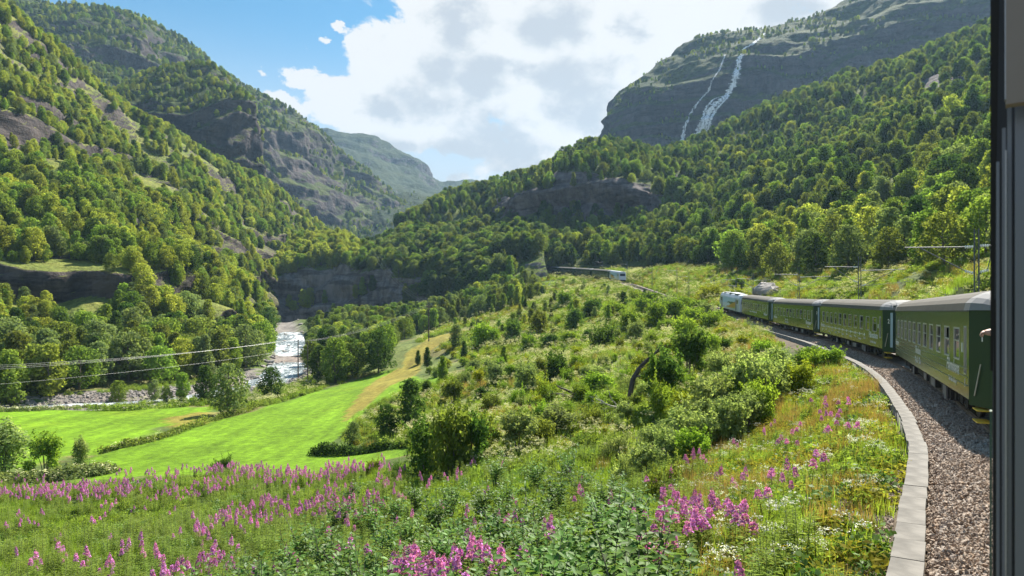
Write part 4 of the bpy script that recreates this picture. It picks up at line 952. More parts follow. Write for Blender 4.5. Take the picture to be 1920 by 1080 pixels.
for px_, py_, hp, wp, sh, ci in BUSH:
    h_ = hit(px_, py_, GBVH)
    if h_ is None: continue
    make_bush((h_.x, h_.y, h_.z - 0.08), hp / F * h_.y * 1.05, wp / F * h_.y * 1.1, sh, ci, f"{BLAB[sh]} {COLOURS[ci]} bush {place_word(px_, py_)}", f"{BLAB[sh]} {COLOURS[ci]} bushes {place_word(px_, py_)}")
    BUSH_AT.append((h_.x, h_.y))
for px_, py_, hp, wp, sh, ci, lab in [(85,890,84,84,3,0,'young airy leafy bush in front of the left bright field'), (8,888,104,90,2,3,'tall grey green bush cut by the left photo edge'), (150,878,62,34,2,3,'thin pale sapling bush beside the young airy bush')]:
    h_ = hit(px_, py_, GBVH); make_bush((h_.x, h_.y, h_.z - 0.08), hp / F * h_.y, wp / F * h_.y, sh, ci, lab, None); BUSH_AT.append((h_.x, h_.y))
rb = np.random.default_rng(41); nb_ = 0
for _ in range(2500):
    if nb_ >= 205: break
    px_, py_ = rb.uniform(760, 1480), rb.uniform(560, 820)
    if not in_poly([px_], [py_], [(800,700),(880,640),(1000,590),(1180,545),(1340,580),(1400,640),(1460,700),(1400,800),(1200,860),(1050,850),(960,800)])[0]: continue
    h_ = hit(px_, py_, GBVH)
    if h_ is None: continue
    off_, _, _ = track_near([h_.x], [h_.y])
    if off_[0] > -6 or any((h_.x - a) ** 2 + (h_.y - b) ** 2 < 5 for a, b in BUSH_AT): continue
    sh, ci = rb.choice([0, 1, 2, 3], p=[.35, .3, .2, .15]), pick_colour(rb, (4.5, 1.6, 0.7, 4, 1.2)); hm = rb.uniform(0.8, 2.5)
    make_bush((h_.x, h_.y, h_.z - 0.08), hm, hm * rb.uniform(0.9, 1.6), sh, ci, f"{BLAB[sh]} {COLOURS[ci]} bush {place_word(px_, py_)}", f"{BLAB[sh]} {COLOURS[ci]} bushes {place_word(px_, py_)}")
    BUSH_AT.append((h_.x, h_.y)); nb_ += 1

# hedge strips along the field edges: leaf masses on a line of photo points
def hedge(line, hgt, wid, n, leafm, label, seed, flowers=0, name='hedgerow'):
    rng = np.random.default_rng(seed); q = [hit(a, b, GBVH) for a, b in line]; q = catmull([(p.x, p.y) for p in q if p is not None], 20)
    k = rng.integers(0, len(q), n); a = rng.uniform(0, 2 * math.pi, n); rad = np.sqrt(rng.random(n))
    hh = hgt * (0.75 + 0.5 * (fbm(np.c_[q[k] * 0.35, 0 * k], 1, 3, seed) + 0.3)); x = q[k, 0] + rng.normal(size=n) * 0.15 + np.cos(a) * rad * wid * .5; y = q[k, 1] + rng.normal(size=n) * 0.15 + np.sin(a) * rad * wid * .5
    z = ground_z(x, y) + hh * np.sqrt(np.maximum(0, 1 - rad ** 2)) * rng.uniform(0.3, 1.08, n)
    nn = np.stack([np.cos(a) * rad, np.sin(a) * rad, 0.7 * np.ones(n)], 1) + rng.normal(size=(n, 3)) * .55; nn /= np.linalg.norm(nn, axis=1)[:, None]
    V, f = leaf_quads(np.stack([x, y, z], 1), nn, 0.30, rng, 0.6); r = empty(name, (0, 0, 0)); tag(r, label, 'hedge')
    link('foliage', mesh_np('foliage', V, f, [leafm]), r)
    if flowers:
        k2 = rng.choice(n, flowers); P2 = np.stack([x, y, z], 1)[k2] + [0, 0, 0.2]; P2 = (P2[:, None] + rng.normal(size=(flowers, 6, 3)) * 0.12).reshape(-1, 3)
        V, f = leaf_quads(P2, np.tile([0, 0, 1.], (len(P2), 1)), 0.2, rng, 0.9); link('blossom', mesh_np('blossom', V, f, [M_cream]), r)
    return r
hedge([(195,850),(260,832),(330,812),(400,790),(470,768),(540,744),(600,724),(650,710),(700,703)], 1.15, 1.7, 9000, LEAF['olive green'], 'long low hedge running diagonally between the two bright fields', 51, 45)
hedge([(588,852),(630,853),(680,850),(730,842),(770,832)], 1.0, 1.3, 3500, LEAF['dark green'], 'short dark hedge curving out into the bright field below the bushes', 52)
hedge([(-30,912),(40,908),(110,900),(170,892),(205,884)], 1.1, 2.2, 5000, LEAF['grey green'], 'cream flowered hedge strip at the near edge of the left field', 53, 90)
hedge([(170,770),(260,768),(360,760),(430,757)], 0.9, 2.0, 3500, LEAF['fresh green'], 'low green hedge between the left field and the gravel bank', 54, 60)
hedge([(-40,772),(60,770),(120,768)], 0.8, 2.5, 2200, LEAF['grey green'], 'pale herb strip along the far edge of the left field', 55, 120)

# ------------------------------------------------------------------ herbs on the near slope, the meadow and the verge
HP, HS, HK = [], [], []
def sow(poly, dlim, dens, mix, smin, smax, seed, keep=None, clump=None, sharp=2.2):
    """poly in photo points, dens per square metre, mix {herb kind: weight}"""
    rng = np.random.default_rng(seed); g = gf; a, b, c, d = (GP[g[:, i]] for i in range(4)); ctr = (a + b + c + d) / 4; px, py = pix(ctr)
    m = in_poly(px, py, poly) & (ctr[:, 1] > dlim[0]) & (ctr[:, 1] < dlim[1]); ids = np.nonzero(m)[0]
    ar = np.linalg.norm(np.cross(c - a, d - b), axis=1)[ids] * 0.5; n = int(ar.sum() * dens)
    k = ids[rng.choice(len(ids), n, p=ar / ar.sum())]; u, v = rng.random(n)[:, None], rng.random(n)[:, None]
    P = (a[k] * (1 - u) + b[k] * u) * (1 - v) + (d[k] * (1 - u) + c[k] * u) * v
    off, tz, ts = track_near(P[:, 0], P[:, 1]); ok = (off < -3.15) | (off > 3.6)
    if keep is not None: ok &= keep(P, off)
    P = P[ok]; kinds = list(mix); w = np.array([mix[q] for q in kinds], float)
    base_ = np.array([fbm(P, clump or 5.0, 3, seed + 60 + i) for i in range(len(kinds))]).T
    ww = w[None] * np.exp(sharp * base_); ww /= ww.sum(1)[:, None]; cum = ww.cumsum(1); r = rng.random(len(P))[:, None]; kk = (r > cum).sum(1)
    for p, q in zip(P, kk):
        HP.append(p); HS.append(rng.uniform(smin, smax)); HK.append(rng.choice(HI[kinds[min(q, len(kinds) - 1)]]))
notfield = lambda P, off: field_w(*pix(P), P[:, 1]) < 0.5
# fireweed slope at the lower left
sow([(-250,1500),(-250,925),(0,915),(120,915),(250,905),(420,893),(560,898),(700,885),(770,890),(760,1000),(700,1500)], (9, 68), 4.2, {'fireweed': 3.0, 'greenstem': 3.5, 'leafy': 3.2, 'grass': 1.6, 'silver': .5}, 0.65, 1.15, 201, notfield, 6, 4.0)
# slope under the camera and centre
sow([(690,1600),(740,880),(900,860),(1100,850),(1300,860),(1500,840),(1560,1600)], (4.5, 60), 5.0, {'leafy': 3, 'grass': 2.0, 'silver': 2.0, 'fireweed': .25, 'greenstem': 1.4, 'white': .3}, 0.7, 1.1, 202, notfield)
# verge beside the trough
sow([(1330,1500),(1280,900),(1330,800),(1420,760),(1520,650),(1600,640),(1860,760),(1860,1500)], (4.5, 60), 8.0, {'yellow': 2.8, 'white': 0.8, 'dry': 2.0, 'leafy': 2.4, 'grass': 1.2, 'silver': .7, 'fireweed': .04}, 0.5, 1.15, 203, lambda P, off: (off < -3.3) & (off > -12), 3)
sow([(1350,600),(1450,640),(1440,680),(1380,700),(1330,660)], (50, 150), 2.5, {'dry': 3, 'yellow': .6, 'grass': .6}, 0.8, 1.3, 204, lambda P, off: (off < -3.4) & (off > -11))
# meadow slope below the line
sow([(600,730),(700,690),(780,640),(1000,560),(1180,520),(1350,560),(1460,650),(1420,800),(1300,900),(900,900),(760,860),(650,830),(640,790)], (28, 120), 0.95, {'cream': 3.4, 'leafy': 2.4, 'grass': 2.2, 'yellow': 1.2, 'greenstem': .7, 'dry': .3}, 1.1, 1.8, 205, lambda P, off: notfield(P, off) & ~in_poly(*pix(P), HAY_A) & ~in_poly(*pix(P), HAY_B), 9)
sow([(780,640),(930,560),(990,505),(1180,505),(1400,560),(1400,660),(900,690)], (120, 420), 0.42, {'cream': 2.2, 'leafy': 2.4, 'grass': 2, 'yellow': 1.6}, 1.6, 2.6, 206, lambda P, off: notfield(P, off) & ~in_poly(*pix(P), HAY_B), 14)
# bank behind the train
sow([(1170,480),(1900,440),(1900,600),(1300,590),(1170,560)], (45, 290), 0.55, {'grass': 2.4, 'leafy': 2.4, 'cream': 1.2, 'yellow': 1.6, 'dry': .9}, 1.3, 2.2, 207, lambda P, off: (off > 3.8) & (off < 60), 10)
sow([(-200,790),(140,740),(460,700),(560,700),(700,690),(600,745),(440,770),(150,780),(-200,800)], (100, 200), 0.5, {'leafy': 2, 'cream': 1, 'grass': 1}, 1.2, 2.0, 208, lambda P, off: notfield(P, off) & (riv_near(P[:, 0], P[:, 1]) > 9))
rr = np.random.default_rng(78)
scatter('meadow_herbs', np.array(HP), rr.uniform(0, 6.28, len(HP)), HS, HK, HERB)

# low scrub that no one could count on the ledges
# ------------------------------------------------------------------ single fireweeds near the train window: column and row of the spike tip
FW = [(870,985),(850,1025),(800,1030),(775,1015),(760,1045),(745,1035),(790,1060),(882,1005),(897,1010),(937,1020),(985,1015),(1033,970),(967,1062),(1015,1060),(1230,895),(1256,905),(1240,945),(1266,930),(1286,950),(1304,930),(1320,945),(1215,960),(1208,995),(1226,1010),(1214,1025),(1362,925),(1386,940),(1380,962),(1340,935),(1330,925),
      (1464,812),(1486,800),(1500,792),(1488,825),(1545,740),(1549,755),(1568,750),(1586,748),(1571,775),(1582,790),(1534,842),(1445,912),(1450,880),(630,958),(692,915),(560,948),(610,985),(655,1000),(700,1010),(725,1030),(820,1050),(840,1055),(910,1050),(1190,960),(1275,955),(1295,940),(1312,960),(1250,960),(1555,770),(1562,795)]
FW += [(a + random.uniform(-20, 20), b + random.uniform(-12, 22)) for a, b in FW for _ in range(2) if (730 < a < 910 and b > 980) or 1195 < a < 1390 or (a > 1440 and random.random() < .5)]
fr = np.random.default_rng(9); FWM = []
for _ in range(6):
    mb, lv, fl, bud = fireweed_parts(fr); FWM.append((mb.mesh('stem', M_redstalk), mesh_np('leaves', *lv, [M_herb]), merge('flower_spike', [(*fl, M_pink), (*bud, M_pinkbud)])))
for i, (px_, py_) in enumerate(FW):
    hF = random.uniform(.85, 1.1) if px_ > 1150 else random.uniform(1.35, 1.75); p = place_top(px_, py_, hF, 5)
    if p is None: continue
    r = empty('fireweed', p, random.uniform(0, 6.28)); wF = 1.25 if px_ > 1150 else 1.5; r.scale = (wF, wF, hF / 1.35); r.rotation_euler = (random.uniform(-.12, .12), random.uniform(-.12, .12), random.uniform(0, 6.28))
    where = 'among broad leaved shrubs at the photo bottom' if px_ < 1100 and py_ > 960 else 'in the bright clump above the dry grass' if px_ < 1420 and py_ > 880 else 'on the verge beside the concrete trough' if px_ > 1430 else 'on the edge of the pink meadow'
    tag(r, f'pink flowering fireweed {where}', 'flower', f'fireweeds {where}')
    a, b, c = FWM[i % 6]; link('stem', a, r); l = link('leaves', b, r); l['kind'] = 'stuff'; link('flower_spike', c, r, 'stuff')

# ------------------------------------------------------------------ broad-leaved shrubs right below the window
LV = np.array([(0, 0, 0), (0.30, 0.24, .035), (0.62, 0.24, .035), (1.0, 0, -.07), (0.62, -0.24, .035), (0.30, -0.24, .035), (0.45, 0, -.03)], float)
LF = [(0, 6, 1), (1, 6, 2), (2, 6, 3), (3, 6, 4), (4, 6, 5), (5, 6, 0)]
leaf_me = bpy.data.meshes.new('leaf'); leaf_me.from_pydata([tuple(p) for p in LV], [], LF); leaf_me.materials.append(M_broad)
leaf_me.polygons.foreach_set('use_smooth', [True] * 6); leaf_me.update()
def leaf_frame(pos, d, up, s):
    x = d.normalized(); z = (up - x * up.dot(x)).normalized(); y = z.cross(x)
    return Matrix(((x.x * s, y.x * s, z.x * s, pos.x), (x.y * s, y.y * s, z.y * s, pos.y), (x.z * s, y.z * s, z.z * s, pos.z), (0, 0, 0, 1)))
def broad_shrub(seed, H=1.7, nst=11, nleaf=34):
    rg = random.Random(seed); mb = MB(); fr_ = []
    for k in range(nst):
        a = k * 2.4 + rg.uniform(-.4, .4); spread = rg.uniform(0.15, 0.75); top = Vector((math.cos(a) * spread, math.sin(a) * spread, H * rg.uniform(0.6, 1.05)))
        mid = Vector((top.x * .45, top.y * .45, top.z * .55)); P = [Vector((math.cos(a) * .06, math.sin(a) * .06, -.1)), mid, top]
        mb.tube(P, [0.014, 0.010, 0.004], 4, cap=False)
        for j in range(nleaf):
            t = 0.22 + 0.78 * (j + rg.random()) / nleaf; q = P[0].lerp(P[1], t * 2) if t < .5 else P[1].lerp(P[2], t * 2 - 1)
            b = j * 2.4 + rg.uniform(-.4, .4); d = Vector((math.cos(b), math.sin(b), rg.uniform(-.15, .75))); up = Vector((rg.uniform(-.5, .5), rg.uniform(-.5, .5), 1))
            fr_.append((leaf_frame(q + d * .03, d, up, rg.uniform(0.12, 0.20) * (1.0 if t < .85 else .8)), q.z))
    return mb, fr_
SHR = []
for sd in range(5):
    mb, fr_ = broad_shrub(sd); fr_.sort(key=lambda q: -q[1]); single = fr_[:40:2]; others = fr_[1:40:2] + fr_[40:]
    V = []; f = []
    for M_, _z in others:
        b = len(V); V += [tuple(M_ @ Vector(p)) for p in LV]; f += [tuple(b + i for i in q) for q in LF]
    me = bpy.data.meshes.new('foliage'); me.from_pydata(V, [], f); me.materials.append(M_broad); me.polygons.foreach_set('use_smooth', [True] * len(f)); me.update()
    SHR.append((mb.mesh('stems', M_bark), me, [m_ for m_, _ in single]))
sr = np.random.default_rng(17); spots = []
for px_, py_ in [(600,1010),(660,985),(690,940),(740,930),(770,960),(820,930),(860,950),(900,905),(930,960),(960,900),(1000,930),(1040,900),(1070,940),(1110,900),(1150,930),(1180,880),(640,1060),(560,1060),(500,1070),(700,1050),(760,1030),(830,1005),(900,1000),(960,1010),(1010,1000),(1060,1010),(1110,990),(1160,1000),(1190,1060),(1130,1060),(1060,1070),(980,1060),(890,1060),(440,1075),(1000,860),(1060,850),(930,860),(1210,830),(720,985),(1090,870),(400,1060),(360,1075),(470,1030),(540,1010),(520,1050),(620,1035),(670,1025),(720,1060),(800,980),(845,985),(880,960),(935,925),(975,970),(1030,970),(1085,1010),(1135,965),(1175,960),(1140,890),(1200,900),(1230,980),(790,900),(850,900),(690,1080),(810,1075),(1020,1075),(1150,1080),(1220,1070),(660,900),(640,940),(580,980)]:
    p = place_top(px_ + sr.uniform(-12, 12), py_ + 5, 1.55, 5)
    if p is not None: spots.append((p, px_, py_))
spots.sort(key=lambda q: q[0].y)
for i, (p, px_, py_) in enumerate(spots):
    st, fo, sg = SHR[i % 5]; r = empty('broadleaf_shrub', p, random.uniform(0, 6.28)); s_ = random.uniform(0.9, 1.15); r.scale = (s_, s_, s_ * random.uniform(.92, 1.08))
    where = 'at the bottom centre of the photo' if py_ > 990 and px_ > 700 else 'left of the pink spikes at the photo bottom' if px_ <= 700 else 'in front of the big dark bush' if px_ < 960 else 'between the dark bush and the bright pink clump'
    tag(r, f'glossy broad leaved shrub {where}', 'shrub', f'broad leaved shrubs {where}')
    link('stems', st, r); link('foliage', fo, r, 'stuff')
    if i < 14:
        for M_ in sg: l = link('leaf', leaf_me, r); l.matrix_local = M_
# ------------------------------------------------------------------ ballast bed, rails, concrete trough
def ribbon(s, offs, dz, name, mat, smooth=False, kind='structure', parent=None, jitter=0):
    P = np.stack([track_at(s, o, z) for o, z in zip(offs, dz)], 1)
    if jitter: P[..., 2] += jitter * fbm(P.reshape(-1, 3), 0.9, 3, 4).reshape(P.shape[:2])
    n_, m_ = P.shape[:2]; ix = np.arange(n_ * m_).reshape(n_, m_); f = np.stack([ix[:-1, :-1], ix[:-1, 1:], ix[1:, 1:], ix[1:, :-1]], -1).reshape(-1, 4)
    return link(name, mesh_np(name, P.reshape(-1, 3), f, [mat], smooth), parent, kind)
m, t = new_mat('ballast_bed')
co = node(t, 'ShaderNodeTexCoord').outputs['Object']
vo = node(t, 'ShaderNodeTexVoronoi', feature='F1'); t.links.new(co, vo.inputs['Vector']); vo.inputs['Scale'].default_value = 13.0
rp = node(t, 'ShaderNodeValToRGB'); t.links.new(vo.outputs['Color'], rp.inputs[0])
rp.color_ramp.elements[0].color = (0.13, 0.105, 0.092, 1); rp.color_ramp.elements[1].color = (0.42, 0.35, 0.30, 1)
p = node(t, 'ShaderNodeBsdfPrincipled'); p.inputs['Roughness'].default_value = 0.9
t.links.new(mixc(t, maprange(t, vo.outputs['Distance'], 0.35, 0.65, 0, 0.8), rp.outputs[0], (0.05, 0.04, 0.036)), p.inputs['Base Color'])
b = node(t, 'ShaderNodeBump', inp={'Strength': 1.0, 'Distance': 0.06}); b.invert = True; t.links.new(vo.outputs['Distance'], b.inputs['Height']); t.links.new(b.outputs[0], p.inputs['Normal'])
out(t, p.outputs[0]); M_bed = m
s_all = np.arange(-40, 470, 1.0)
ribbon(s_all, [-2.52, -2.2, -1.6, -0.9, 0, 0.9, 1.6, 2.3, 3.4], [-0.36, -0.27, -0.21, -0.20, -0.21, -0.20, -0.22, -0.30, -0.72], 'ballast_bed', M_bed, jitter=0.02)
M_rail = simple('rail_steel', (0.16, 0.10, 0.075), 0.5, 0.5); M_railtop = simple('rail_head', (0.55, 0.55, 0.56), 0.25, 1.0)
track = empty('railway_track'); track['kind'] = 'structure'
for o_ in (-0.7525, 0.7525):
    P = []; s_ = np.arange(-40, 466, 1.0)
    prof = [(-0.035, -0.172), (-0.035, -0.135), (-0.012, -0.125), (-0.012, -0.045), (-0.036, -0.036), (-0.036, 0.0), (0.036, 0.0), (0.036, -0.036), (0.012, -0.045), (0.012, -0.125), (0.035, -0.135), (0.035, -0.172)]
    ribbon(s_, [o_ + a for a, _ in prof], [z for _, z in prof], 'rail', M_rail, kind=None, parent=track)
M_sleeper = simple('sleeper_concrete', (0.30, 0.27, 0.24), 0.9, noise=0.2)
mb = MB()
for s_ in np.arange(-20, 260, 0.62):
    q = track_at(s_); i = int(np.clip((s_ - TS[0]) / 0.5, 0, len(TS) - 1)); M_ = Matrix.Translation(Vector(q)) @ Matrix.Rotation(math.atan2(TT[i, 1], TT[i, 0]), 4, 'Z')
    mb.box(-0.13, 0.13, -1.25, 1.25, -0.30, -0.176, 0, M_)
mb.build('sleeper', M_sleeper, track, kind='stuff')
# ballast stones
SP_ = []
for i in range(7):
    rg = np.random.default_rng(i); mb = MB(); mb.lathe([(-.5, .05), (-.32, .36), (.05, .5), (.34, .34), (.5, .06)], n=6)
    v = np.array(mb.v); v = v + 0.22 * rg.normal(size=v.shape) * 0.5; v *= rg.uniform(0.7, 1.15, 3) * np.array([1.25, 1, .8]); a = rg.uniform(0, 3, 3); v = v @ np.array(Matrix.Rotation(a[0], 3, 'X') @ Matrix.Rotation(a[1], 3, 'Y'))
    me = bpy.data.meshes.new('stone'); me.from_pydata([tuple(q) for q in v], [], mb.f); me.materials.append(M_ballast); SP_.append(bpy.data.objects.new(f'stone_kind_{i}', me))
rg = np.random.default_rng(3); bp, bs = [], []
for s0, s1, dens, sz in ((3.5, 30, 230, 0.082), (30, 62, 120, 0.10), (62, 130, 45, 0.14)):
    n_ = int((s1 - s0) * 2.0 * dens); ss = rg.uniform(s0, s1, n_); oo = rg.uniform(-2.52, -0.5, n_); P = track_at(ss, oo); ok = oo < 9
    dz = np.interp(oo, [-2.52, -2.2, -1.6, -0.9, 0], [-0.345, -0.26, -0.20, -0.19, -0.20]); P[:, 0:2] += 0; P[:, 2] += dz + rg.uniform(-0.01, 0.02, n_)
    bp.append(P); bs.append(sz * rg.uniform(0.6, 1.25, n_))
bp = np.vstack(bp); bs = np.concatenate(bs)
scatter('ballast_gravel', bp, rg.uniform(0, 6.28, len(bp)), bs, rg.integers(0, 7, len(bp)), SP_)
# bare gravel verge left of the trough
n_ = 2600; ss = rg.uniform(3, 40, n_); oo = -3.1 - np.abs(rg.normal(size=n_)) * 0.28; P = track_at(ss, oo); P[:, 2] = ground_z(P[:, 0], P[:, 1]) + 0.01
scatter('verge_gravel', P, rg.uniform(0, 6.28, n_), 0.07 * rg.uniform(0.5, 1.4, n_), rg.integers(0, 7, n_), SP_)
# cable trough: side walls and one lid after another
trough = empty('cable_trough', tuple(track_at(10, -2.78))); trough.matrix_world = Matrix.Identity(4); trough.location = (0, 0, 0)
tag(trough, 'concrete cable trough with grey lids curving along the gravel beside the track', 'cable trough')
st = np.arange(-6, 128, 0.5)
for o_ in (-2.95, -2.59):
    ribbon(st, [o_ - 0.03, o_ - 0.03, o_ + 0.03, o_ + 0.03], [-0.85, -0.262, -0.262, -0.85], 'side_wall', M_concrete, kind=None, parent=trough)
s_ = -4.0; rl = random.Random(4); LIDS = []
for v_ in range(6):
    mb = MB(); L = 0.985; a = rl.uniform(-.004, .004); mb.box(-L / 2, L / 2, -0.215, 0.215, -0.045, 0.028)
    v = [(x + 0, y + (0.006 if x > 0 else 0) * rl.uniform(-1, 1), z + (a if x > 0 else -a)) for x, y, z in mb.v]; me = bpy.data.meshes.new('lid'); me.from_pydata(v, [], mb.f); me.materials.append(M_concrete); LIDS.append(me)
kink = 0.0; side = 0.0
while s_ < 126:
    if rl.random() < .22: kink, side = rl.uniform(-.022, .022), rl.uniform(-.03, .03)
    q = track_at(s_ + 0.5, -2.77 + side, -0.214 + rl.uniform(-.006, .006)); a = track_at(s_, -2.77); b_ = track_at(s_ + 1, -2.77)
    l = link('lid', LIDS[rl.randrange(6)], trough); l.location = tuple(q); l.rotation_euler = (0, -math.atan2(b_[2] - a[2], 1), math.atan2(b_[1] - a[1], b_[0] - a[0]) + rl.uniform(-.01, .01) + kink)
    l.location.x += rl.uniform(-.008, .008); s_ += 1.0

# ------------------------------------------------------------------ the train
M_green = simple('coach_green_paint', (0.018, 0.062, 0.024), 0.2, spec=0.55, noise=0.10, scale=0.7)
M_ribs = simple('polished_strip', (0.26, 0.29, 0.22), 0.3, 0.3)
M_dgreen = simple('coach_dark_green', (0.010, 0.035, 0.024), 0.35)
M_roof = simple('coach_roof', (0.125, 0.115, 0.102), 0.8, spec=0.15, noise=0.08, scale=1.2)
M_roofw = simple('roof_end_white', (0.225, 0.222, 0.228), 0.7, spec=0.2)
M_under = simple('underframe', (0.022, 0.020, 0.020), 0.8, noise=0.3, scale=4)
M_equip = simple('equipment_grey', (0.20, 0.19, 0.19), 0.7, noise=0.2, scale=3)
M_alu = simple('window_aluminium', (0.52, 0.51, 0.48), 0.4, 0.2)
M_white = simple('white_lettering', (0.80, 0.80, 0.78), 0.5)
M_yellow = simple('step_yellow', (0.75, 0.50, 0.05), 0.5)
M_inner = simple('coach_interior', (0.055, 0.042, 0.034), 0.8)
M_curtain = simple('curtain', (0.22, 0.18, 0.14), 0.9)
M_seat = simple('seat_cloth', (0.10, 0.05, 0.04), 0.9)
M_wheel = simple('wheel_steel', (0.07, 0.055, 0.05), 0.5, 0.4)
M_bluedoor = simple('gangway_door', (0.32, 0.42, 0.50), 0.45)
M_steel = simple('galvanised_steel', (0.10, 0.108, 0.125), 0.6, 0.2, noise=0.12, scale=3)
M_glassins = simple('insulator', (0.70, 0.74, 0.72), 0.2, spec=0.7)
m, t = new_mat('window_glass')
tr_ = node(t, 'ShaderNodeBsdfTransparent'); tr_.inputs[0].default_value = (0.42, 0.50, 0.45, 1)
gl = node(t, 'ShaderNodeBsdfGlossy'); gl.inputs['Roughness'].default_value = 0.03
fr_n = node(t, 'ShaderNodeFresnel'); fr_n.inputs[0].default_value = 1.55
mxs = node(t, 'ShaderNodeMixShader'); t.links.new(math_n(t, 'MULTIPLY_ADD', fr_n.outputs[0], 1.0, 0.06), mxs.inputs[0]); t.links.new(tr_.outputs[0], mxs.inputs[1]); t.links.new(gl.outputs[0], mxs.inputs[2]); out(t, mxs.outputs[0]); M_glass = m

HL, HWD = 12.15, 1.45                       # half length of the straight side, half width
Z0, ZE = 0.85, 3.55                         # floor edge and eave above the rail
WINX = [-11.0 + 1.0 + i * 2.02 for i in range(11)]
WZ0, WZ1, WHW = 1.92, 2.98, 0.56
def wall(mb, y, openings, thick, m=0, x0=-HL, x1=HL, z0=Z0, z1=ZE):
    """side wall in the plane y with real window openings and their reveals"""
    xs = sorted({x0, x1} | {v for o in openings for v in o[:2]}); zs = sorted({z0, z1} | {v for o in openings for v in o[2:4]})
    sg = 1 if y > 0 else -1
    for i in range(len(xs) - 1):
        for j in range(len(zs) - 1):
            cx, cz = (xs[i] + xs[i + 1]) / 2, (zs[j] + zs[j + 1]) / 2
            if any(o[0] < cx < o[1] and o[2] < cz < o[3] for o in openings): continue
            q = [(xs[i], y, zs[j]), (xs[i + 1], y, zs[j]), (xs[i + 1], y, zs[j + 1]), (xs[i], y, zs[j + 1])]
            mb.add(q if sg < 0 else q[::-1], [(0, 1, 2, 3)], m)
            q2 = [(x, y - sg * thick, z) for x, _, z in q]; mb.add(q2[::-1] if sg < 0 else q2, [(0, 1, 2, 3)], 1)
    for o in openings:
        a, b_, c, d = o[:4]; yi = y - sg * thick
        mb.add([(a, y, c), (a, yi, c), (a, yi, d), (a, y, d)], [(0, 1, 2, 3)], m); mb.add([(b_, y, c), (b_, y, d), (b_, yi, d), (b_, yi, c)], [(0, 1, 2, 3)], m)
        mb.add([(a, y, c), (b_, y, c), (b_, yi, c), (a, yi, c)], [(0, 1, 2, 3)], m); mb.add([(a, y, d), (a, yi, d), (b_, yi, d), (b_, y, d)], [(0, 1, 2, 3)], m)
NARROW = (-HL + 0.40, -HL + 0.82, 1.55, 3.05)
def coach_meshes():
    ops = [(x - WHW, x + WHW, WZ0, WZ1) for x in WINX] + [NARROW]
    mb = MB(); wall(mb, HWD, ops, 0.07); wall(mb, -HWD, ops, 0.07)
    # tapered ends with the doors, end walls, floor, ceiling
    for sx in (-1, 1):
        xe = sx * (HL + 1.05); ye = 1.05
        for sy in (-1, 1):
            q = [(sx * HL, sy * HWD, Z0 - 0.15), (xe, sy * ye, Z0 - 0.15), (xe, sy * ye, ZE), (sx * HL, sy * HWD, ZE)]
            mb.add(q if sx * sy < 0 else q[::-1], [(0, 1, 2, 3)], 2)
        q = [(xe, -ye, Z0 - 0.15), (xe, ye, Z0 - 0.15), (xe, ye, ZE + .3), (xe, -ye, ZE + .3)]; mb.add(q if sx > 0 else q[::-1], [(0, 1, 2, 3)], 2)
    mb.box(-HL, HL, -HWD + .075, HWD - .075, 1.12, 1.2, 1); mb.box(-HL, HL, -HWD + .075, HWD - .075, 3.40, 3.46, 1)
    mb.box(-HL - .9, HL + .9, -1.1, 1.1, Z0 - .12, Z0 + .05, 3)
    body = mb.mesh('body', [M_green, M_inner, M_dgreen, M_under])
    # roof: swept arc, drooping towards the ends
    def arc(k, drop):
        P = []
        for i in range(13):
            a = math.pi * i / 12; P.append((math.cos(a) * (HWD + .03) * k, ZE - 0.02 + (math.sin(a) ** 0.8) * 0.68 * (1 - drop)))
        return P
    def roof(xs, m_, name):
        V, f = [], []
        for x, k, dr in xs: V += [(x, y, z) for y, z in arc(k, dr)]
        for i in range(len(xs) - 1):
            for j in range(12): f.append((i * 13 + j, (i + 1) * 13 + j, (i + 1) * 13 + j + 1, i * 13 + j + 1))
        f.append(tuple(range(12, -1, -1))); f.append(tuple((len(xs) - 1) * 13 + j for j in range(13)))
        me = bpy.data.meshes.new(name); me.from_pydata(V, [], f); me.materials.append(m_); me.update(); return me
    rf = roof([(-HL + 0.7, 1, 0), (HL - 0.7, 1, 0)], M_roof, 'roof')
    re_ = [roof([(s_ * (HL - 0.697), 1.0, 0.005), (s_ * (HL + .1), .99, 0.03), (s_ * (HL + .7), .86, .16), (s_ * (HL + 1.07), .74, .42)][::s_], M_roofw, 'roof_end') for s_ in (1, -1)]
    # drip rail along the eave
    dr = MB(); dr.box(-HL, HL, HWD + .031, HWD + .05, ZE - .06, ZE - .02); dr.box(-HL, HL, -HWD - .05, -HWD - .031, ZE - .06, ZE - .02); dr = dr.mesh('rain_gutter', M_roof)
    un = MB(); un.box(-HL + 1, HL - 1, -1.25, 1.25, .68, .728)
    for x0, x1, y0, y1, z0 in ((-3.2, -1.2, .5, 1.2, .3), (-.7, .4, .6, 1.22, .34), (1.2, 3.4, .4, 1.15, .4), (-5.6, -4.4, .6, 1.15, .36), (-4, 4, -1.15, -.5, .35)): un.box(x0, x1, y0, y1, z0, .678)
    for x in (-7.0, -6.4, 4.4, 5.1, 5.8): un.box(x, x + .18, .85, 1.2, .22, .678)
    un.tube([(-6, 1.0, .5), (6, 1.0, .5)], .05, 6)
    un = un.mesh('underframe', M_under)
    eq = MB(); eq.box(-3.15, -1.9, 1.205, 1.23, .33, .66); eq.box(-.6, .3, 1.225, 1.25, .36, .66); eq.box(4.45, 5.0, 1.205, 1.23, .25, .6); eq.box(-6.3, -5.9, 1.1, 1.25, .2, .67); eq.box(-5.55, -5.1, 1.155, 1.2, .25, .67); eq = eq.mesh('equipment_box', M_equip)
    # window frame with a lower rail, glass, curtain
    fw = MB(); a, b_, c, d, w = -WHW, WHW, WZ0, WZ1, .055
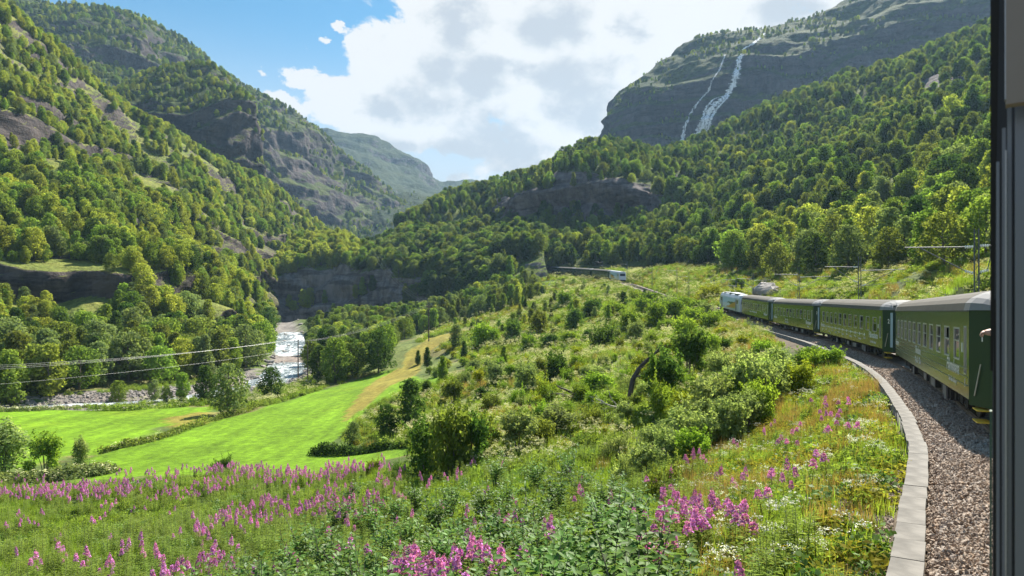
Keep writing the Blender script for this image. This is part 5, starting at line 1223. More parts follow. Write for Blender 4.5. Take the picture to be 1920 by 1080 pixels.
    for q in ((a, b_, c, c + w), (a, b_, d - w, d), (a, a + w, c + w, d - w), (b_ - w, b_, c + w, d - w)): fw.box(q[0], q[1], -.065, .008, q[2], q[3])
    fw.box(a + w, b_ - w, -.05, -.012, 2.52, 2.56); fr = fw.mesh('window', M_alu)
    def pane(z0, z1, y=-.035): return MB().box(a + w, b_ - w, y, y + .006, z0, z1).mesh('pane', M_glass)
    full, half = pane(c + w, d - w), pane(c + w, 2.52, -.045)
    cu = MB()
    for i in range(5): x = a + w + .02 + i * .05; cu.add([(x, -.09 - .02 * (i % 2), c + .02), (x + .05, -.09 - .02 * ((i + 1) % 2), c + .02), (x + .05, -.09 - .02 * ((i + 1) % 2), d), (x, -.09 - .02 * (i % 2), d)], [(0, 1, 2, 3)])
    cu = cu.mesh('curtain', M_curtain)
    nw = MB(); a, b_, c, d, w = NARROW[0], NARROW[1], NARROW[2], NARROW[3], .05
    for q in ((a, b_, c, c + w), (a, b_, d - w, d), (a, a + w, c + w, d - w), (b_ - w, b_, c + w, d - w)): nw.box(q[0], q[1], HWD - .065, HWD + .008, q[2], q[3])
    nw = nw.mesh('window', M_alu); npn = MB().box(a + w, b_ - w, HWD - .04, HWD - .034, c + w, d - w).mesh('pane', M_glass)
    # bogie
    bo = MB()
    for sy in (-1, 1):
        bo.box(-1.55, 1.55, sy * .98 - .06, sy * .98 + .06, .42, .60)
        for x in (-1.1, 1.1): bo.box(x - .18, x + .18, sy * 1.02 - .1, sy * 1.02 + .1, .30, .56)
        bo.box(-.3, .3, sy * .98 - .12, sy * .98 + .12, .34, .66)
        for x in (-.62, .62): bo.lathe([(.36, .1), (.42, .13), (.48, .1), (.54, .13), (.60, .1)], 'z', (x, sy * 1.0, 0), 8)
    bo.box(-.3, .3, -1, 1, .5, .67); bo = bo.mesh('bogie', M_under)
    wh = MB(); wh.lathe([(-.80, .46), (-.78, .485), (-.755, .46), (-.66, .455), (-.66, .1), (.66, .1), (.66, .455), (.755, .46), (.78, .485), (.80, .46)], 'y', (0, 0, 0.46), 20); wh = wh.mesh('wheelset', M_wheel)
    st_ = MB()
    st_.box(-HL - .85, -HL - .12, 1.02, 1.38, .60, .64); st_.box(-HL - .85, -HL - .12, 1.02, 1.38, .26, .30); st_ = st_.mesh('step', M_yellow)
    st2 = MB().box(-.02, 0, 0, .2, 0, .02)
    ra = MB(); ra.tube([(-HL - .32, 1.36, 1.0), (-HL - .62, 1.26, 1.95)], .018, 6); hr_ = ra.mesh('handrail', M_alu)
    gd = MB(); gd.box(-HL - 1.20, -HL - 1.051, -.55, .55, .8, 3.2); gg = gd.mesh('gangway', M_under)
    gf_ = MB(); gf_.box(HL + 1.051, HL + 1.20, -.55, .55, .8, 3.2); gg2 = gf_.mesh('gangway', M_under)
    dd = MB(); dd.add([(-HL - .10, 1.40 - .0 + .012, .95), (-HL - .92, 1.09 + .012, .95), (-HL - .92, 1.09 + .012, 3.1), (-HL - .10, 1.40 + .012, 3.1)], [(0, 1, 2, 3)]); ddm = dd.mesh('door', M_dgreen)
    bd = MB(); bd.add([(-HL - .80, 1.138 + .02, 1.0), (-HL - 1.04, 1.046 + .02, 1.0), (-HL - 1.04, 1.046 + .02, 3.35), (-HL - .80, 1.138 + .02, 3.35)], [(0, 1, 2, 3)]); bdm = bd.mesh('end_panel', M_bluedoor)
    return dict(body=body, roof=rf, roof_ends=re_, gutter=dr, under=un, equip=eq, frame=fr, full=full, half=half, curtain=cu, nwin=nw, npane=npn, bogie=bo, wheel=wh, step=st_, rail=hr_, gang=(gg, gg2), door=ddm, endp=bdm)
CM = coach_meshes()
def text_mesh(txt, size, name='lettering', bold=False, shear=0.0):
    cu = bpy.data.curves.new(name, 'FONT'); cu.body = txt; cu.size = size; cu.extrude = 0.002; cu.shear = shear; cu.align_x = 'CENTER'
    if bold: cu.offset = 0.012 * size
    o = bpy.data.objects.new(name, cu); COL.objects.link(o); dg = bpy.context.evaluated_depsgraph_get()
    me = bpy.data.meshes.new_from_object(o.evaluated_get(dg)); bpy.data.objects.remove(o); me.materials.clear(); me.materials.append(M_white); return me
SIDE = Matrix(((-1, 0, 0, 0), (0, 0, 1, 0), (0, 1, 0, 0), (0, 0, 0, 1)))
def letter(root, txt, size, x, z, name='lettering', bold=False, shear=0.0, y=HWD + .005):
    o = link(name, text_mesh(txt, size, name, bold, shear), root); o.matrix_local = Matrix.Translation((x, y, z)) @ SIDE; return o
def stand(root, car, half=HL):
    (x, y), h, ln, z0, z1 = car; c = np.array([x, y]) + hd(h) * ln / 2 + right_of(h) * HWD; pitch = math.atan2(z1 - z0, ln)
    root.matrix_world = Matrix.Translation((c[0], c[1], (z0 + z1) / 2)) @ Matrix.Rotation(R(90 - h), 4, 'Z') @ Matrix.Rotation(-pitch, 4, 'Y')
def make_coach(label, openw, group, ribs=False, full=True):
    r = empty('railway_coach'); tag(r, label, 'railway coach', group)
    link('body', CM['body'], r); link('roof', CM['roof'], r); link('rain_gutter', CM['gutter'], r)
    for me in CM['roof_ends']: link('roof_end', me, r)
    link('underframe', CM['under'], r); link('equipment_box', CM['equip'], r)
    for i, x in enumerate(WINX):
        for sy in (1, -1):
            w = link('window', CM['frame'], r); w.location = (x, sy * HWD, 0); w.rotation_euler = (0, 0, 0 if sy > 0 else math.pi)
            p_ = link('pane', CM['half'] if (i in openw and sy > 0) else CM['full'], w)
            if full and i not in openw: link('curtain', CM['curtain'], w)
    for rz in (0, math.pi):
        w = link('window', CM['nwin'], r); link('pane', CM['npane'], w)
        if rz: w.scale = (1, -1, 1)
    for sx in (-1, 1):
        b_ = link('bogie', CM['bogie'], r); b_.location = (sx * 8.6, 0, 0)
        for dx in (-1.1, 1.1): w = link('wheelset', CM['wheel'], b_); w.location = (dx, 0, 0)
    for me in CM['gang']: link('gangway', me, r)
    link('door', CM['door'], r); link('step', CM['step'], r); link('handrail', CM['rail'], r)
    if not ribs: l = link('end_panel', CM['endp'], r)
    if ribs:
        mb = MB()
        for z in (1.22, 1.48, 1.74): mb.box(-HL + .25, HL - .2, HWD + .001, HWD + .02, z, z + .026)
        mb.build('side_strip', M_ribs, r)
        hb = MB(); hb.tube([(-HL + .32, HWD + .05, 1.2), (-HL + .32, HWD + .05, 1.45)], .014, 6); hb.build('grab_handle', M_alu, r)
    return r
def number(r, txt):
    o = link('class_number', text_mesh(txt, .42, 'class_number', True), r); a = math.atan2(.31, .82)
    o.matrix_local = Matrix.Translation((-HL - .62, 1.222, 2.62)) @ Matrix.Rotation(math.atan2(-.31, -.82) + math.pi, 4, 'Z') @ SIDE
def slip(r, x=-HL + 1.15, z=2.35):
    mb = MB(); mb.box(x - .09, x + .09, HWD + .001, HWD + .006, z - .14, z + .16); mb.build('route_card', M_white, r)
TRAIN = 'green coaches of the near train'
cA = make_coach('nearest visible green coach with glossy ribbed side and class number one', {1, 5, 6, 10}, TRAIN, ribs=True)
letter(cA, 'Flåmsbana', .62, -9.2, 1.46, bold=True, shear=.3); letter(cA, 'The Flåm Railway', .23, -9.2, 1.12, bold=True)
letter(cA, 'Flåmsbana', .5, .6, 1.5, bold=True, shear=.3); letter(cA, 'Myrdal – Flåm', .40, .6, 1.08, bold=True); letter(cA, 'Flåmsbana', .5, 11.0, 1.45, bold=True, shear=.3)
number(cA, '1'); slip(cA)
cB = make_coach('second green coach with the white route diagram and class number two', {2, 5, 6, 10}, TRAIN)
letter(cB, 'Flåmsbana', .62, -9.6, 1.45, bold=True, shear=.3); letter(cB, 'The Flåm Railway', .24, -9.6, 1.08, bold=True); letter(cB, 'Flåmsbana', .5, 10.6, 1.45, bold=True, shear=.3); letter(cB, 'Flåm', .26, 10.6, 1.1, bold=True)
mb = MB(); mb.box(-7.2, 9.0, HWD + .004, HWD + .008, 1.545, 1.58); names = ['Flåm', 'Lunden', 'Håreina', 'Dalsbotn', 'Berekvam', 'Blomheller', 'Kårdal', 'Kjosfossen', 'Reinunga', 'Vatnahalsen', 'Myrdal']
for i, nm in enumerate(names):
    x = 8.8 - i * 1.58; mb.lathe([(HWD + .004, .13), (HWD + .011, .13)], 'y', (x, 0, 1.56), 10); letter(cB, nm, .20, x, 1.22 - .10 * (i % 2), 'station_name', True)
mb.build('route_diagram', M_white, cB); number(cB, '2'); slip(cB)
letter(cB, 'FLÅM', .16, 6.5, .95, bold=True)
cC = make_coach('third green coach from the camera with two short lines of white lettering', {2, 5, 6, 9}, TRAIN)
letter(cC, 'Flåmsbana', .62, -9.8, 1.40, bold=True, shear=.3); letter(cC, 'Railway', .24, -9.8, 1.06); letter(cC, 'Flåmsbana', .6, 10.5, 1.5, bold=True, shear=.3); letter(cC, 'Myrdal – Flåm', .32, 2.5, 1.45, bold=True); letter(cC, 'The Flåm Railway', .32, 2.5, 1.12, bold=True)
number(cC, '2')
cD = make_coach('green coach coupled behind the silver locomotive', {3, 6, 10}, TRAIN)
letter(cD, 'Flåmsbana', .62, -9.8, 1.42, bold=True, shear=.3); letter(cD, 'Flåmsbana – The Flåm Railway – Myrdal', .42, .5, 1.45, bold=True); letter(cD, 'F', .5, 11, 1.5, bold=True)
for k, c in (('A', cA), ('B', cB), ('C', cC), ('D', cD)): stand(c, CARS[k])

# ------------------------------------------------------------------ the locomotive
M_silver = simple('locomotive_silver', (0.55, 0.58, 0.62), 0.35, 0.2)
M_darkg = simple('windscreen_dark', (0.02, 0.025, 0.03), 0.1)
m, t = new_mat('landscape_print')                                        # printed panel: dark hills, pale lake, autumn colours
co = node(t, 'ShaderNodeTexCoord').outputs['Generated']; sp = node(t, 'ShaderNodeSeparateXYZ'); t.links.new(co, sp.inputs[0])
nn_ = noise_n(t, co, 5, 5, .6); zz = math_n(t, 'ADD', sp.outputs['Z'], math_n(t, 'MULTIPLY', math_n(t, 'SUBTRACT', nn_, .5), .5)); xx = sp.outputs['X']
c1 = mixc(t, maprange(t, math_n(t, 'ADD', zz, math_n(t, 'MULTIPLY', xx, -.5)), .12, .2), (0.62, 0.68, 0.75), (0.03, 0.09, 0.04))
c2 = mixc(t, maprange(t, math_n(t, 'SUBTRACT', zz, math_n(t, 'MULTIPLY', xx, -.3)), .66, .74), c1, (0.45, 0.62, 0.78))
c2 = mixc(t, maprange(t, math_n(t, 'ADD', zz, xx), .78, .62), c2, (0.55, 0.27, 0.04))
c2 = mixc(t, maprange(t, math_n(t, 'ADD', zz, xx), .36, .22), c2, (0.42, 0.42, 0.05))
p = node(t, 'ShaderNodeBsdfPrincipled'); p.inputs['Roughness'].default_value = .35; t.links.new(c2, p.inputs['Base Color']); out(t, p.outputs[0]); M_print = m
def make_loco(label):
    r = empty('locomotive'); tag(r, label, 'locomotive')
    L = 8.1; sec = [(1.42, .9), (1.46, 2.3), (1.40, 3.4), (1.10, 3.95), (.5, 4.08)]
    def ring(x, k, lean):
        q = [(x + lean * (z - .9), y * k, z) for y, z in sec]; return q + [(a, -b_, c) for a, b_, c in q[::-1]]
    secs = [(-L, .90, .24), (-L + .35, 1, .20), (-L + 1.4, 1, 0), (L - 1.4, 1, 0), (L - .35, 1, -.20), (L, .90, -.24)]
    V = [p_ for x, k, ln in secs for p_ in ring(x, k, ln)]; f = [(i * 10 + j, (i + 1) * 10 + j, (i + 1) * 10 + (j + 1) % 10, i * 10 + (j + 1) % 10) for i in range(5) for j in range(10)] + [tuple(range(10)), tuple(50 + j for j in range(9, -1, -1))]
    me = bpy.data.meshes.new('body'); me.from_pydata(V, [], f); me.materials.append(M_silver); me.update(); bm_ = link('body', me, r)
    mb = MB(); mb.box(-4.9, 4.9, 1.462, 1.475, 1.35, 3.3); mb.build('printed_panel', M_print, r)
    mb = MB(); mb.box(-4.9, 4.9, -1.475, -1.462, 1.35, 3.3); mb.build('printed_panel', M_print, r)
    for sx in (-1, 1):
        for sy in (-1, 1):
            w = MB().box(sx * 6.3 - .3, sx * 6.3 + .3, sy * 1.46 - .012, sy * 1.46 + .012, 2.35, 3.05).build('side_window', M_darkg, r)
            d_ = MB().box(sx * 5.45 - .28, sx * 5.45 + .28, sy * 1.463 - .012, sy * 1.463 + .012, 1.0, 3.1).build('door', M_equip, r)
        mb = MB(); q = [(sx * (L - .24 * (z - .9) + .02), y, z) for y, z in ((-1.1, 2.35), (1.1, 2.35), (.98, 3.3), (-.98, 3.3))]; mb.add(q if sx > 0 else q[::-1], [(0, 1, 2, 3)]); mb.add([(a - sx * .04, b_, c) for a, b_, c in (q[::-1] if sx > 0 else q)], [(0, 1, 2, 3)]); mb.build('windscreen', M_darkg, r)
        for sy in (-1, 1): MB().lathe([(sx * (L - .12), .13), (sx * (L + .0), .15)], 'x', (0, sy * .85, 1.45), 12).build('headlight', M_whitelamp, r)
        MB().box(sx * L - .1, sx * L + .1, -1.2, 1.2, .25, .86).build('snow_plough', M_under, r)
        b_ = link('bogie', CM['bogie'], r); b_.location = (sx * 4.6, 0, 0)
        for dx in (-1.1, 1.1): w = link('wheelset', CM['wheel'], b_); w.location = (dx, 0, 0)
    mb = MB(); mb.box(-6.2, 6.2, -1.3, 1.3, .60, .895); mb.build('underframe', M_under, r)
    mb = MB()
    for x in (-5, -3.8, .4, 4.6): mb.box(x - .4, x + .4, .55, 1.15, 3.9, 4.12)
    mb.build('roof_vent', M_darkg, r); mb = MB(); mb.box(-3.2, 3.4, -.8, .8, 4.05, 4.2); mb.build('roof_equipment', M_silver, r)
    mb = MB(); a = [(2.2, 0, 4.25), (4.2, 0, 4.85), (2.9, 0, 5.5)]
    for sy in (-.5, .5): mb.tube([(p_[0], sy, p_[2]) for p_ in a], .03, 5)
    mb.tube([(2.9, -.8, 5.5), (2.9, .8, 5.5)], .04, 5); mb.tube([(2.2, -.6, 4.22), (2.2, .6, 4.22)], .05, 5); mb.build('pantograph', M_equip, r)
    return r
M_whitelamp = simple('lamp_lens', (0.8, 0.8, 0.75), 0.15)
loco = make_loco('silver locomotive with a printed landscape panel leading the near train'); stand(loco, CARS['L'])
# the far train: locomotive facing us, coaches behind it
def stand_on(root, s, half=9.0, flip=False):
    a, b_ = track_at(s - half), track_at(s + half); c = (a + b_) / 2; d = b_ - a
    root.matrix_world = Matrix.Translation(Vector(c)) @ Matrix.Rotation(math.atan2(d[1], d[0]), 4, 'Z') @ Matrix.Rotation(-math.atan2(d[2], math.hypot(d[0], d[1])), 4, 'Y') @ (Matrix.Rotation(math.pi, 4, 'Z') if flip else Matrix.Identity(4))
sF = float(TS[np.argmin(np.hypot(TX[:, 0] - 42.3, TX[:, 1] - 264))])
loco2 = copy_tree(loco, skip=('pantograph', 'roof_vent', 'door', 'roof_equipment')); tag(loco2, 'pale fronted locomotive of the far train below the dark forest'); stand_on(loco2, sF + 7, 5, True)
FARL = ['far coach next to the pale locomotive', 'second far coach from the pale locomotive', 'third far coach from the pale locomotive', 'far coach half hidden by trees at the end of the far train']
for i in range(4):
    c = copy_tree(cC, skip=('lettering', 'handrail', 'step', 'equipment_box', 'class_number', 'door', 'end_panel')); tag(c, FARL[i], group='dark green coaches of the far train'); stand_on(c, sF + 29.5 + i * 27.0)

# ------------------------------------------------------------------ the coach the photograph is taken from: window post, sash and side at the right edge
M_rubber = simple('window_rubber', (0.012, 0.011, 0.011), 0.7); M_post = simple('window_post_metal', (0.20, 0.215, 0.26), 0.4, 0.2); M_post2 = simple('window_post_dark', (0.06, 0.062, 0.075), 0.5, 0.2)  # post metal in a darker tone than the trim
M_sash = simple('window_sash', (0.30, 0.25, 0.22), 0.6, noise=0.08, scale=2); M_edge = simple('pale_metal_edge', (0.42, 0.42, 0.46), 0.4, 0.4); M_outer = simple('outer_green_edge', (0.075, 0.14, 0.10), 0.5)
own = empty('railway_coach'); tag(own, 'coach the view is taken from, its dark window post filling the right edge', 'railway coach', TRAIN); stand(own, CARS['own'])
def own_pt(px_, t_, z=0):                 # point t_ metres ahead along the side, seen in photo column px_
    th = math.atan((px_ - 960) / F); n_ = t_ * math.tan(th - R(OWN_H)); q = hd(OWN_H) * t_ + right_of(OWN_H) * n_; return Vector((q[0], q[1], z))
def strip(mb, pxa, pxb, t_, z0, z1, depth=.012, pxa1=None, pxb1=None):
    a, b_ = own_pt(pxa, t_), own_pt(pxb, t_); a1, b1 = own_pt(pxa1 or pxa, t_), own_pt(pxb1 or pxb, t_); f_ = Vector((*hd(OWN_H), 0)) * depth
    vs = [(a.x, a.y, z0), (b_.x, b_.y, z0), (b_.x + f_.x, b_.y + f_.y, z0), (a.x + f_.x, a.y + f_.y, z0), (a1.x, a1.y, z1), (b1.x, b1.y, z1), (b1.x + f_.x, b1.y + f_.y, z1), (a1.x + f_.x, a1.y + f_.y, z1)]
    mb.add(vs, [(0, 3, 2, 1), (4, 5, 6, 7), (0, 1, 5, 4), (1, 2, 6, 5), (2, 3, 7, 6), (3, 0, 4, 7)])
Tw = 1.15; zt = lambda py, t_=1.15: (HOR - py) / F * t_ * math.cos(R(OWN_H)) * 1.0
OWNP = []
def own_part(name, mat, items):
    mb = MB()
    for it in items: strip(mb, *it)
    o = mb.build(name, mat); OWNP.append(o)
own_part('gasket', M_rubber, [(1857, 1862, 1.20, zt(700), .9, .012, 1857, 1884), (1863.5, 1868, 1.19, -.9, zt(560), .01)])
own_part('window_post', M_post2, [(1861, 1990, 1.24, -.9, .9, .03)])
own_part('window_trim', M_post, [(1868, 1874, 1.17, -.9, zt(300), .012), (1879, 1886, 1.16, -.9, zt(240), .012), (1889, 1897, 1.14, -.9, .9, .015), (1903, 1990, 1.13, -.9, zt(190), .02)])
own_part('metal_edge', M_edge, [(1884.5, 1887.5, 1.13, -.9, zt(290), .006)])
own_part('window_sash', M_sash, [(1886, 1990, 1.08, zt(200, 1.08), .9, .02)])
own_part('sash_edge', M_edge, [(1884, 1886.2, 1.08, zt(190, 1.08), .9, .012)])
own_part('outer_edge', M_outer, [(1855.5, 1860, 1.27, -.9, zt(790), .02)])
bpy.context.view_layer.update()
for o in OWNP: o.parent = own; o.matrix_parent_inverse = own.matrix_world.inverted()
mb = MB(); mb.box(-HL, HL, -1.44, -1.37, Z0, ZE); mb.box(-HL, HL, -1.37, 1.30, 1.1, 1.2)
for x in (4.2, 6.2, 8.2, 10.2): mb.box(x, x + .9, 1.30, 1.37, Z0, ZE)
mb.box(4.2, HL, 1.30, 1.37, Z0, 1.9); mb.box(4.2, HL, 1.30, 1.37, 3.0, ZE); mb.build('body', [M_green], own)
ro = link('roof', CM['roof'], own); ro.scale = (1, .88, 1)
for sx in (-1, 1):
    b_ = link('bogie', CM['bogie'], own); b_.location = (sx * 8.6, 0, 0)
    for dx in (-1.1, 1.1): w = link('wheelset', CM['wheel'], b_); w.location = (dx, 0, 0)

# ------------------------------------------------------------------ people in the windows
M_skin = simple('skin', (0.55, 0.34, 0.26), 0.5); M_shirt = simple('white_shirt', (0.72, 0.70, 0.74), 0.8); M_hair = simple('dark_hair', (0.03, 0.02, 0.015), 0.6); M_dark = simple('dark_jacket', (0.04, 0.03, 0.05), 0.8); M_hat = simple('pale_hat', (0.78, 0.72, 0.70), 0.8)
def skin_mesh(name, verts, edges, radii, mat, parent, root_i=0, sub=2):
    me = bpy.data.meshes.new(name); me.from_pydata(verts, edges, []); me.materials.append(mat); o = link(name, me, parent)
    o.modifiers.new('skin', 'SKIN').use_smooth_shade = True; sv = me.skin_vertices[0].data
    for i, r_ in enumerate(radii): sv[i].radius = (r_, r_) if not isinstance(r_, tuple) else r_
    sv[root_i].use_root = True; s_ = o.modifiers.new('smooth', 'SUBSURF'); s_.levels = s_.render_levels = sub; return o
def person(M_, label, shirt, hat=None, arm_out=True):
    """upper body leaning to a window; local x along the coach, y outwards, z up, origin on the seat"""
    r = empty('person'); tag(r, label, 'person', None); r.matrix_world = M_
    V = [(0, -.10, 0), (0, -.06, .25), (0, -.02, .50), (0, 0, .60), (0, .03, .70), (0, .05, .82)]; E = [(0, 1), (1, 2), (2, 3), (3, 4), (4, 5)]; Rd = [(.17, .12), (.17, .11), (.18, .10), (.06, .06), (.085, .10), (.075, .095)]
    for sx in (-1, 1):
        b_ = len(V); V += [(sx * .19, -.02, .47), (sx * .27, .02, .25), (sx * .20, .22, .16), (sx * .19, .30, .155)]; E += [(2, b_), (b_, b_ + 1), (b_ + 1, b_ + 2), (b_ + 2, b_ + 3)]; Rd += [.065, .05, .038, (.046, .030)]
        for k in range(4):
            c = len(V); x = sx * .19 + (k - 1.5) * .021; V += [(x, .355, .160 - .004 * abs(k - 1.5)), (x, .372, .128), (x, .345, .112)]; E += [(b_ + 3, c), (c, c + 1), (c + 1, c + 2)]; Rd += [.0125, .0115, .010]
        c = len(V); V += [(sx * .19 - sx * .05, .325, .15), (sx * .19 - sx * .06, .355, .14)]; E += [(b_ + 3, c), (c, c + 1)]; Rd += [.011, .009]
    skin_mesh('body', V, E, Rd, M_skin, r)
    n = MB(); n.add([(-.014, .13, .755), (.014, .13, .755), (0, .165, .752), (0, .135, .80)], [(0, 2, 3), (2, 1, 3), (0, 1, 2)]); n.build('nose', M_skin, r)
    e_ = MB(); [e_.box(sx * .035 - .013, sx * .035 + .013, .125, .138, .795, .808) for sx in (-1, 1)]; e_.build('eyes', M_hair, r)
    Vs = [(0, -.10, .0), (0, -.06, .25), (0, -.02, .50)]; Es = [(0, 1), (1, 2)]; Rs = [(.18, .135), (.18, .125), (.17, .11)]
    for sx in (-1, 1): b_ = len(Vs); Vs += [(sx * .19, -.02, .47), (sx * .27, .02, .25), (sx * .205, .25, .158)]; Es += [(2, b_), (b_, b_ + 1), (b_ + 1, b_ + 2)]; Rs += [.075, .062, .050]
    skin_mesh('shirt', Vs, Es, Rs, shirt, r)
    hr2 = MB(); hr2.lathe([(.74, .10), (.80, .112), (.86, .108), (.91, .08), (.935, .02)], 'z', (0, .025, 0), 14); hr2.build('hair', M_hair, r, True)
    if hat: h2 = MB(); h2.lathe([(.86, .2), (.868, .2), (.875, .118), (.93, .11), (.965, .07), (.975, .01)], 'z', (0, .035, 0), 18); h2.build('hat', hat, r, True)
    return r
bpy.context.view_layer.update()
person(cA.matrix_world @ Matrix.Translation((WINX[10], HWD - .33, 1.98)), 'person in a white shirt and pale hat at the far window of the ribbed coach', M_shirt, M_hat)
person(cB.matrix_world @ Matrix.Translation((WINX[5], HWD - .36, 1.92)), 'dark clad person at the open middle window of the route diagram coach', M_dark)
person(cB.matrix_world @ Matrix.Translation((WINX[2], HWD - .36, 1.92)), 'dark clad person at the open near window of the route diagram coach', M_dark)
# forearm resting on the next window of our own coach
PM = own.matrix_world @ Matrix.Translation((.05, 1.16, 3.06)) 
person(PM, 'person leaning a white sleeved arm and pale fist out of the next window', M_shirt)

# ------------------------------------------------------------------ masts and overhead line
ARMS = 'grey lattice masts along the line'
def mast(x, y, ztop, w, arms, label, rail_z):
    zb = min(drop(x, y).z if drop(x, y) else rail_z, rail_z + 1.0) - .3; r = empty('catenary_mast', (x, y, zb)); tag(r, label, 'mast', ARMS); H = ztop - zb; mb = MB()
    i = np.argmin(np.hypot(TX[:, 0] - x, TX[:, 1] - y)); tdir = Vector((TT[i, 0], TT[i, 1], 0)); nl = Vector((-TN[i, 0], -TN[i, 1], 0))
    M_ = Matrix(((tdir.x, nl.x, 0, 0), (tdir.y, nl.y, 0, 0), (0, 0, 1, 0), (0, 0, 0, 1)))
    for sy in (-1, 1): mb.box(-.05, .05, sy * w / 2 - .03, sy * w / 2 + .03, 0, H, 0, M_)
    mb.build('post', M_steel, r); la = MB(); n = int(H / .42)
    for k in range(n):
        z = .2 + k * .42; a, b_ = (-w / 2, w / 2) if k % 2 else (w / 2, -w / 2); la.tube([M_ @ Vector((0, a, z)), M_ @ Vector((0, b_, z + .38))], .014, 4, cap=False)
    la.build('lattice', M_steel, r); top = H
    for sd, dz, L in arms:                                   # sd +1 towards the train, -1 away from it
        c = MB(); z = H + dz; a = M_ @ Vector((0, sd * (w / 2 + .5), z)); e = M_ @ Vector((0, sd * L, z + .08)); c.tube([a, e], .035, 6); q = M_ @ Vector((0, sd * L * .78, z + .02)); s0 = M_ @ Vector((0, sd * (w / 2 + .45), z - 1.55)); c.tube([s0, q], .03, 6)
        c.tube([M_ @ Vector((0, sd * (w / 2), z)), a], .02, 5); c.tube([M_ @ Vector((0, sd * (w / 2), z - 1.75)), s0], .02, 5); c.build('cantilever_arm', M_steel, r)
        for zz_, sl_ in ((z, 0), (z - 1.65, .3)):
            ins = MB(); o_ = sd * (w / 2 + .12)
            for k in range(4): cpt = M_ @ Vector((0, o_ + sd * k * .12, zz_ + k * .12 * sl_)); ins.lathe([(-.03, .05), (0, .10), (.03, .05)], 'x' if abs(nl.x) > .7 else 'y', tuple(cpt), 10)
            ins.build('insulator', M_glassins, r)
    return r
MASTS = [(29.4, 43.2, 5.45, .24, [(1, -1.15, 4.0), (-1, -1.1, 1.2)], 'tall lattice mast right behind the nearest coach', -3.2), (38.6, 75.8, 6.5, .26, [(1, -1.2, 3.6), (-1, -1.6, 4.6)], 'second lattice mast, behind the route diagram coach', -2.5),
 (43.9, 104.5, 7.35, .26, [(1, -1.2, 3.6), (-1, -1.6, 4.6)], 'third lattice mast, behind the middle of the train', -1.6), (49.2, 139.5, 8.5, .3, [(1, -1.2, 3.2), (-1, -1.5, 3.6)], 'mast close beside the grey boulder', .5), (51.6, 157, 9.2, .3, [(1, -1.2, 3.2)], 'mast standing over the locomotive', 1.5),
 (46.3, 179, 11.2, .3, [(1, -1.2, 3)], 'slim mast between the near and the far train', 3.7), (49.0, 203, 14.3, .3, [(1, -1.2, 3)], 'small mast above the cutting', 6.2), (47.6, 232, 17.0, .3, [(1, -1.2, 3)], 'small mast just right of the far locomotive', 9.2),
 (46.4, 275, 21.5, .3, [(1, -1.2, 3)], 'small mast behind the far locomotive', 13.5), (40.5, 305, 24.6, .3, [(1, -1.2, 3)], 'small mast behind the far coaches', 16.2)]
TOPS = []
for q in MASTS: mast(*q)
cw = MB()
for i in range(len(MASTS) - 1):
    ends = []
    for x, y, zt_, w, arms, lab, rz in (MASTS[i], MASTS[i + 1]):
        j = np.argmin(np.hypot(TX[:, 0] - x, TX[:, 1] - y)); ends.append(Vector((TX[j, 0], TX[j, 1], TX[j, 2])))
    for h in (5.4, 6.5):
        a, b_ = ends; P = [a.lerp(b_, k / 8) + Vector((0, 0, h - (.5 if h > 6 else .05) * 4 * (k / 8) * (1 - k / 8))) for k in range(9)]; cw.tube(P, .011, 4, cap=False)
o = cw.build('contact_wire', M_steel); tag(o, 'thin contact wires strung from mast to mast above the track', 'overhead wire')

# ------------------------------------------------------------------ power line over the fields
M_pole = simple('pole_wood', (0.10, 0.075, 0.06), 0.85, noise=.3, scale=3); M_wire = simple('power_cable', (0.22, 0.225, 0.23), 0.5, .3)
def power_pole(px_, py_, top, label, h_=None):
    p = hit(px_, py_, GBVH) if h_ is None else h_
    H = (py_ - top) / F * p.y; r = empty('power_pole', (p.x, p.y, p.z - .3)); tag(r, label, 'power pole', 'wooden power poles in the valley')
    mb = MB(); mb.tube([(0, 0, 0), (0, 0, H + .3)], [.17, .12], 8); mb.build('pole', M_pole, r)
    mb = MB(); mb.box(-1.1, 1.1, -.06, .06, H - .2, H - .05); mb.build('crossarm', M_pole, r)
    ii = MB(); [ii.lathe([(H - .05, .05), (H + .06, .07), (H + .15, .03)], 'z', (x, 0, 0), 8) for x in (-.95, 0, .95)]; ii.build('insulator', M_glassins, r)
    return Vector((p.x, p.y, p.z + H + .1))
t1 = power_pole(559, 714, 636, 'wooden pole on the left of the pair at the river bend'); t2 = power_pole(577, 714, 640, 'wooden pole on the right of the pair at the river bend'); t3 = power_pole(804, 640, 572, 'wooden pole among trees at the foot of the bluff')
hC = hit(700, 492) or Vector((-92, 455, 35)); t4 = power_pole(0, 24, 0, 'wooden pole on the crest of the bluff', hC); tL = at(-260, 700, 95); tL2 = at(-260, 740, 95)
wi = MB()
def span(a, b_, sag, r_=.02):
    wi.tube([a.lerp(b_, k / 14) - Vector((0, 0, sag * 4 * (k / 14) * (1 - k / 14))) for k in range(15)], r_, 4, cap=False)
for dx in (-.95, 0, .95):
    o_ = Vector((dx, 0, 0)); span(tL + o_ * 1.3 + Vector((0, 0, dx * .5)), t1 + o_, 1.2, .012); span(t2 + o_, t3 + o_, 1.5, .016); span(t3 + o_, t4 + o_ * 2, 4.0, .03)
span(tL2, t1 - Vector((0, 0, 2.5)), 1.0, .012)
tag(wi.build('power_cable', M_wire), 'thin power cables sagging across the valley from pole to pole', 'power cable')

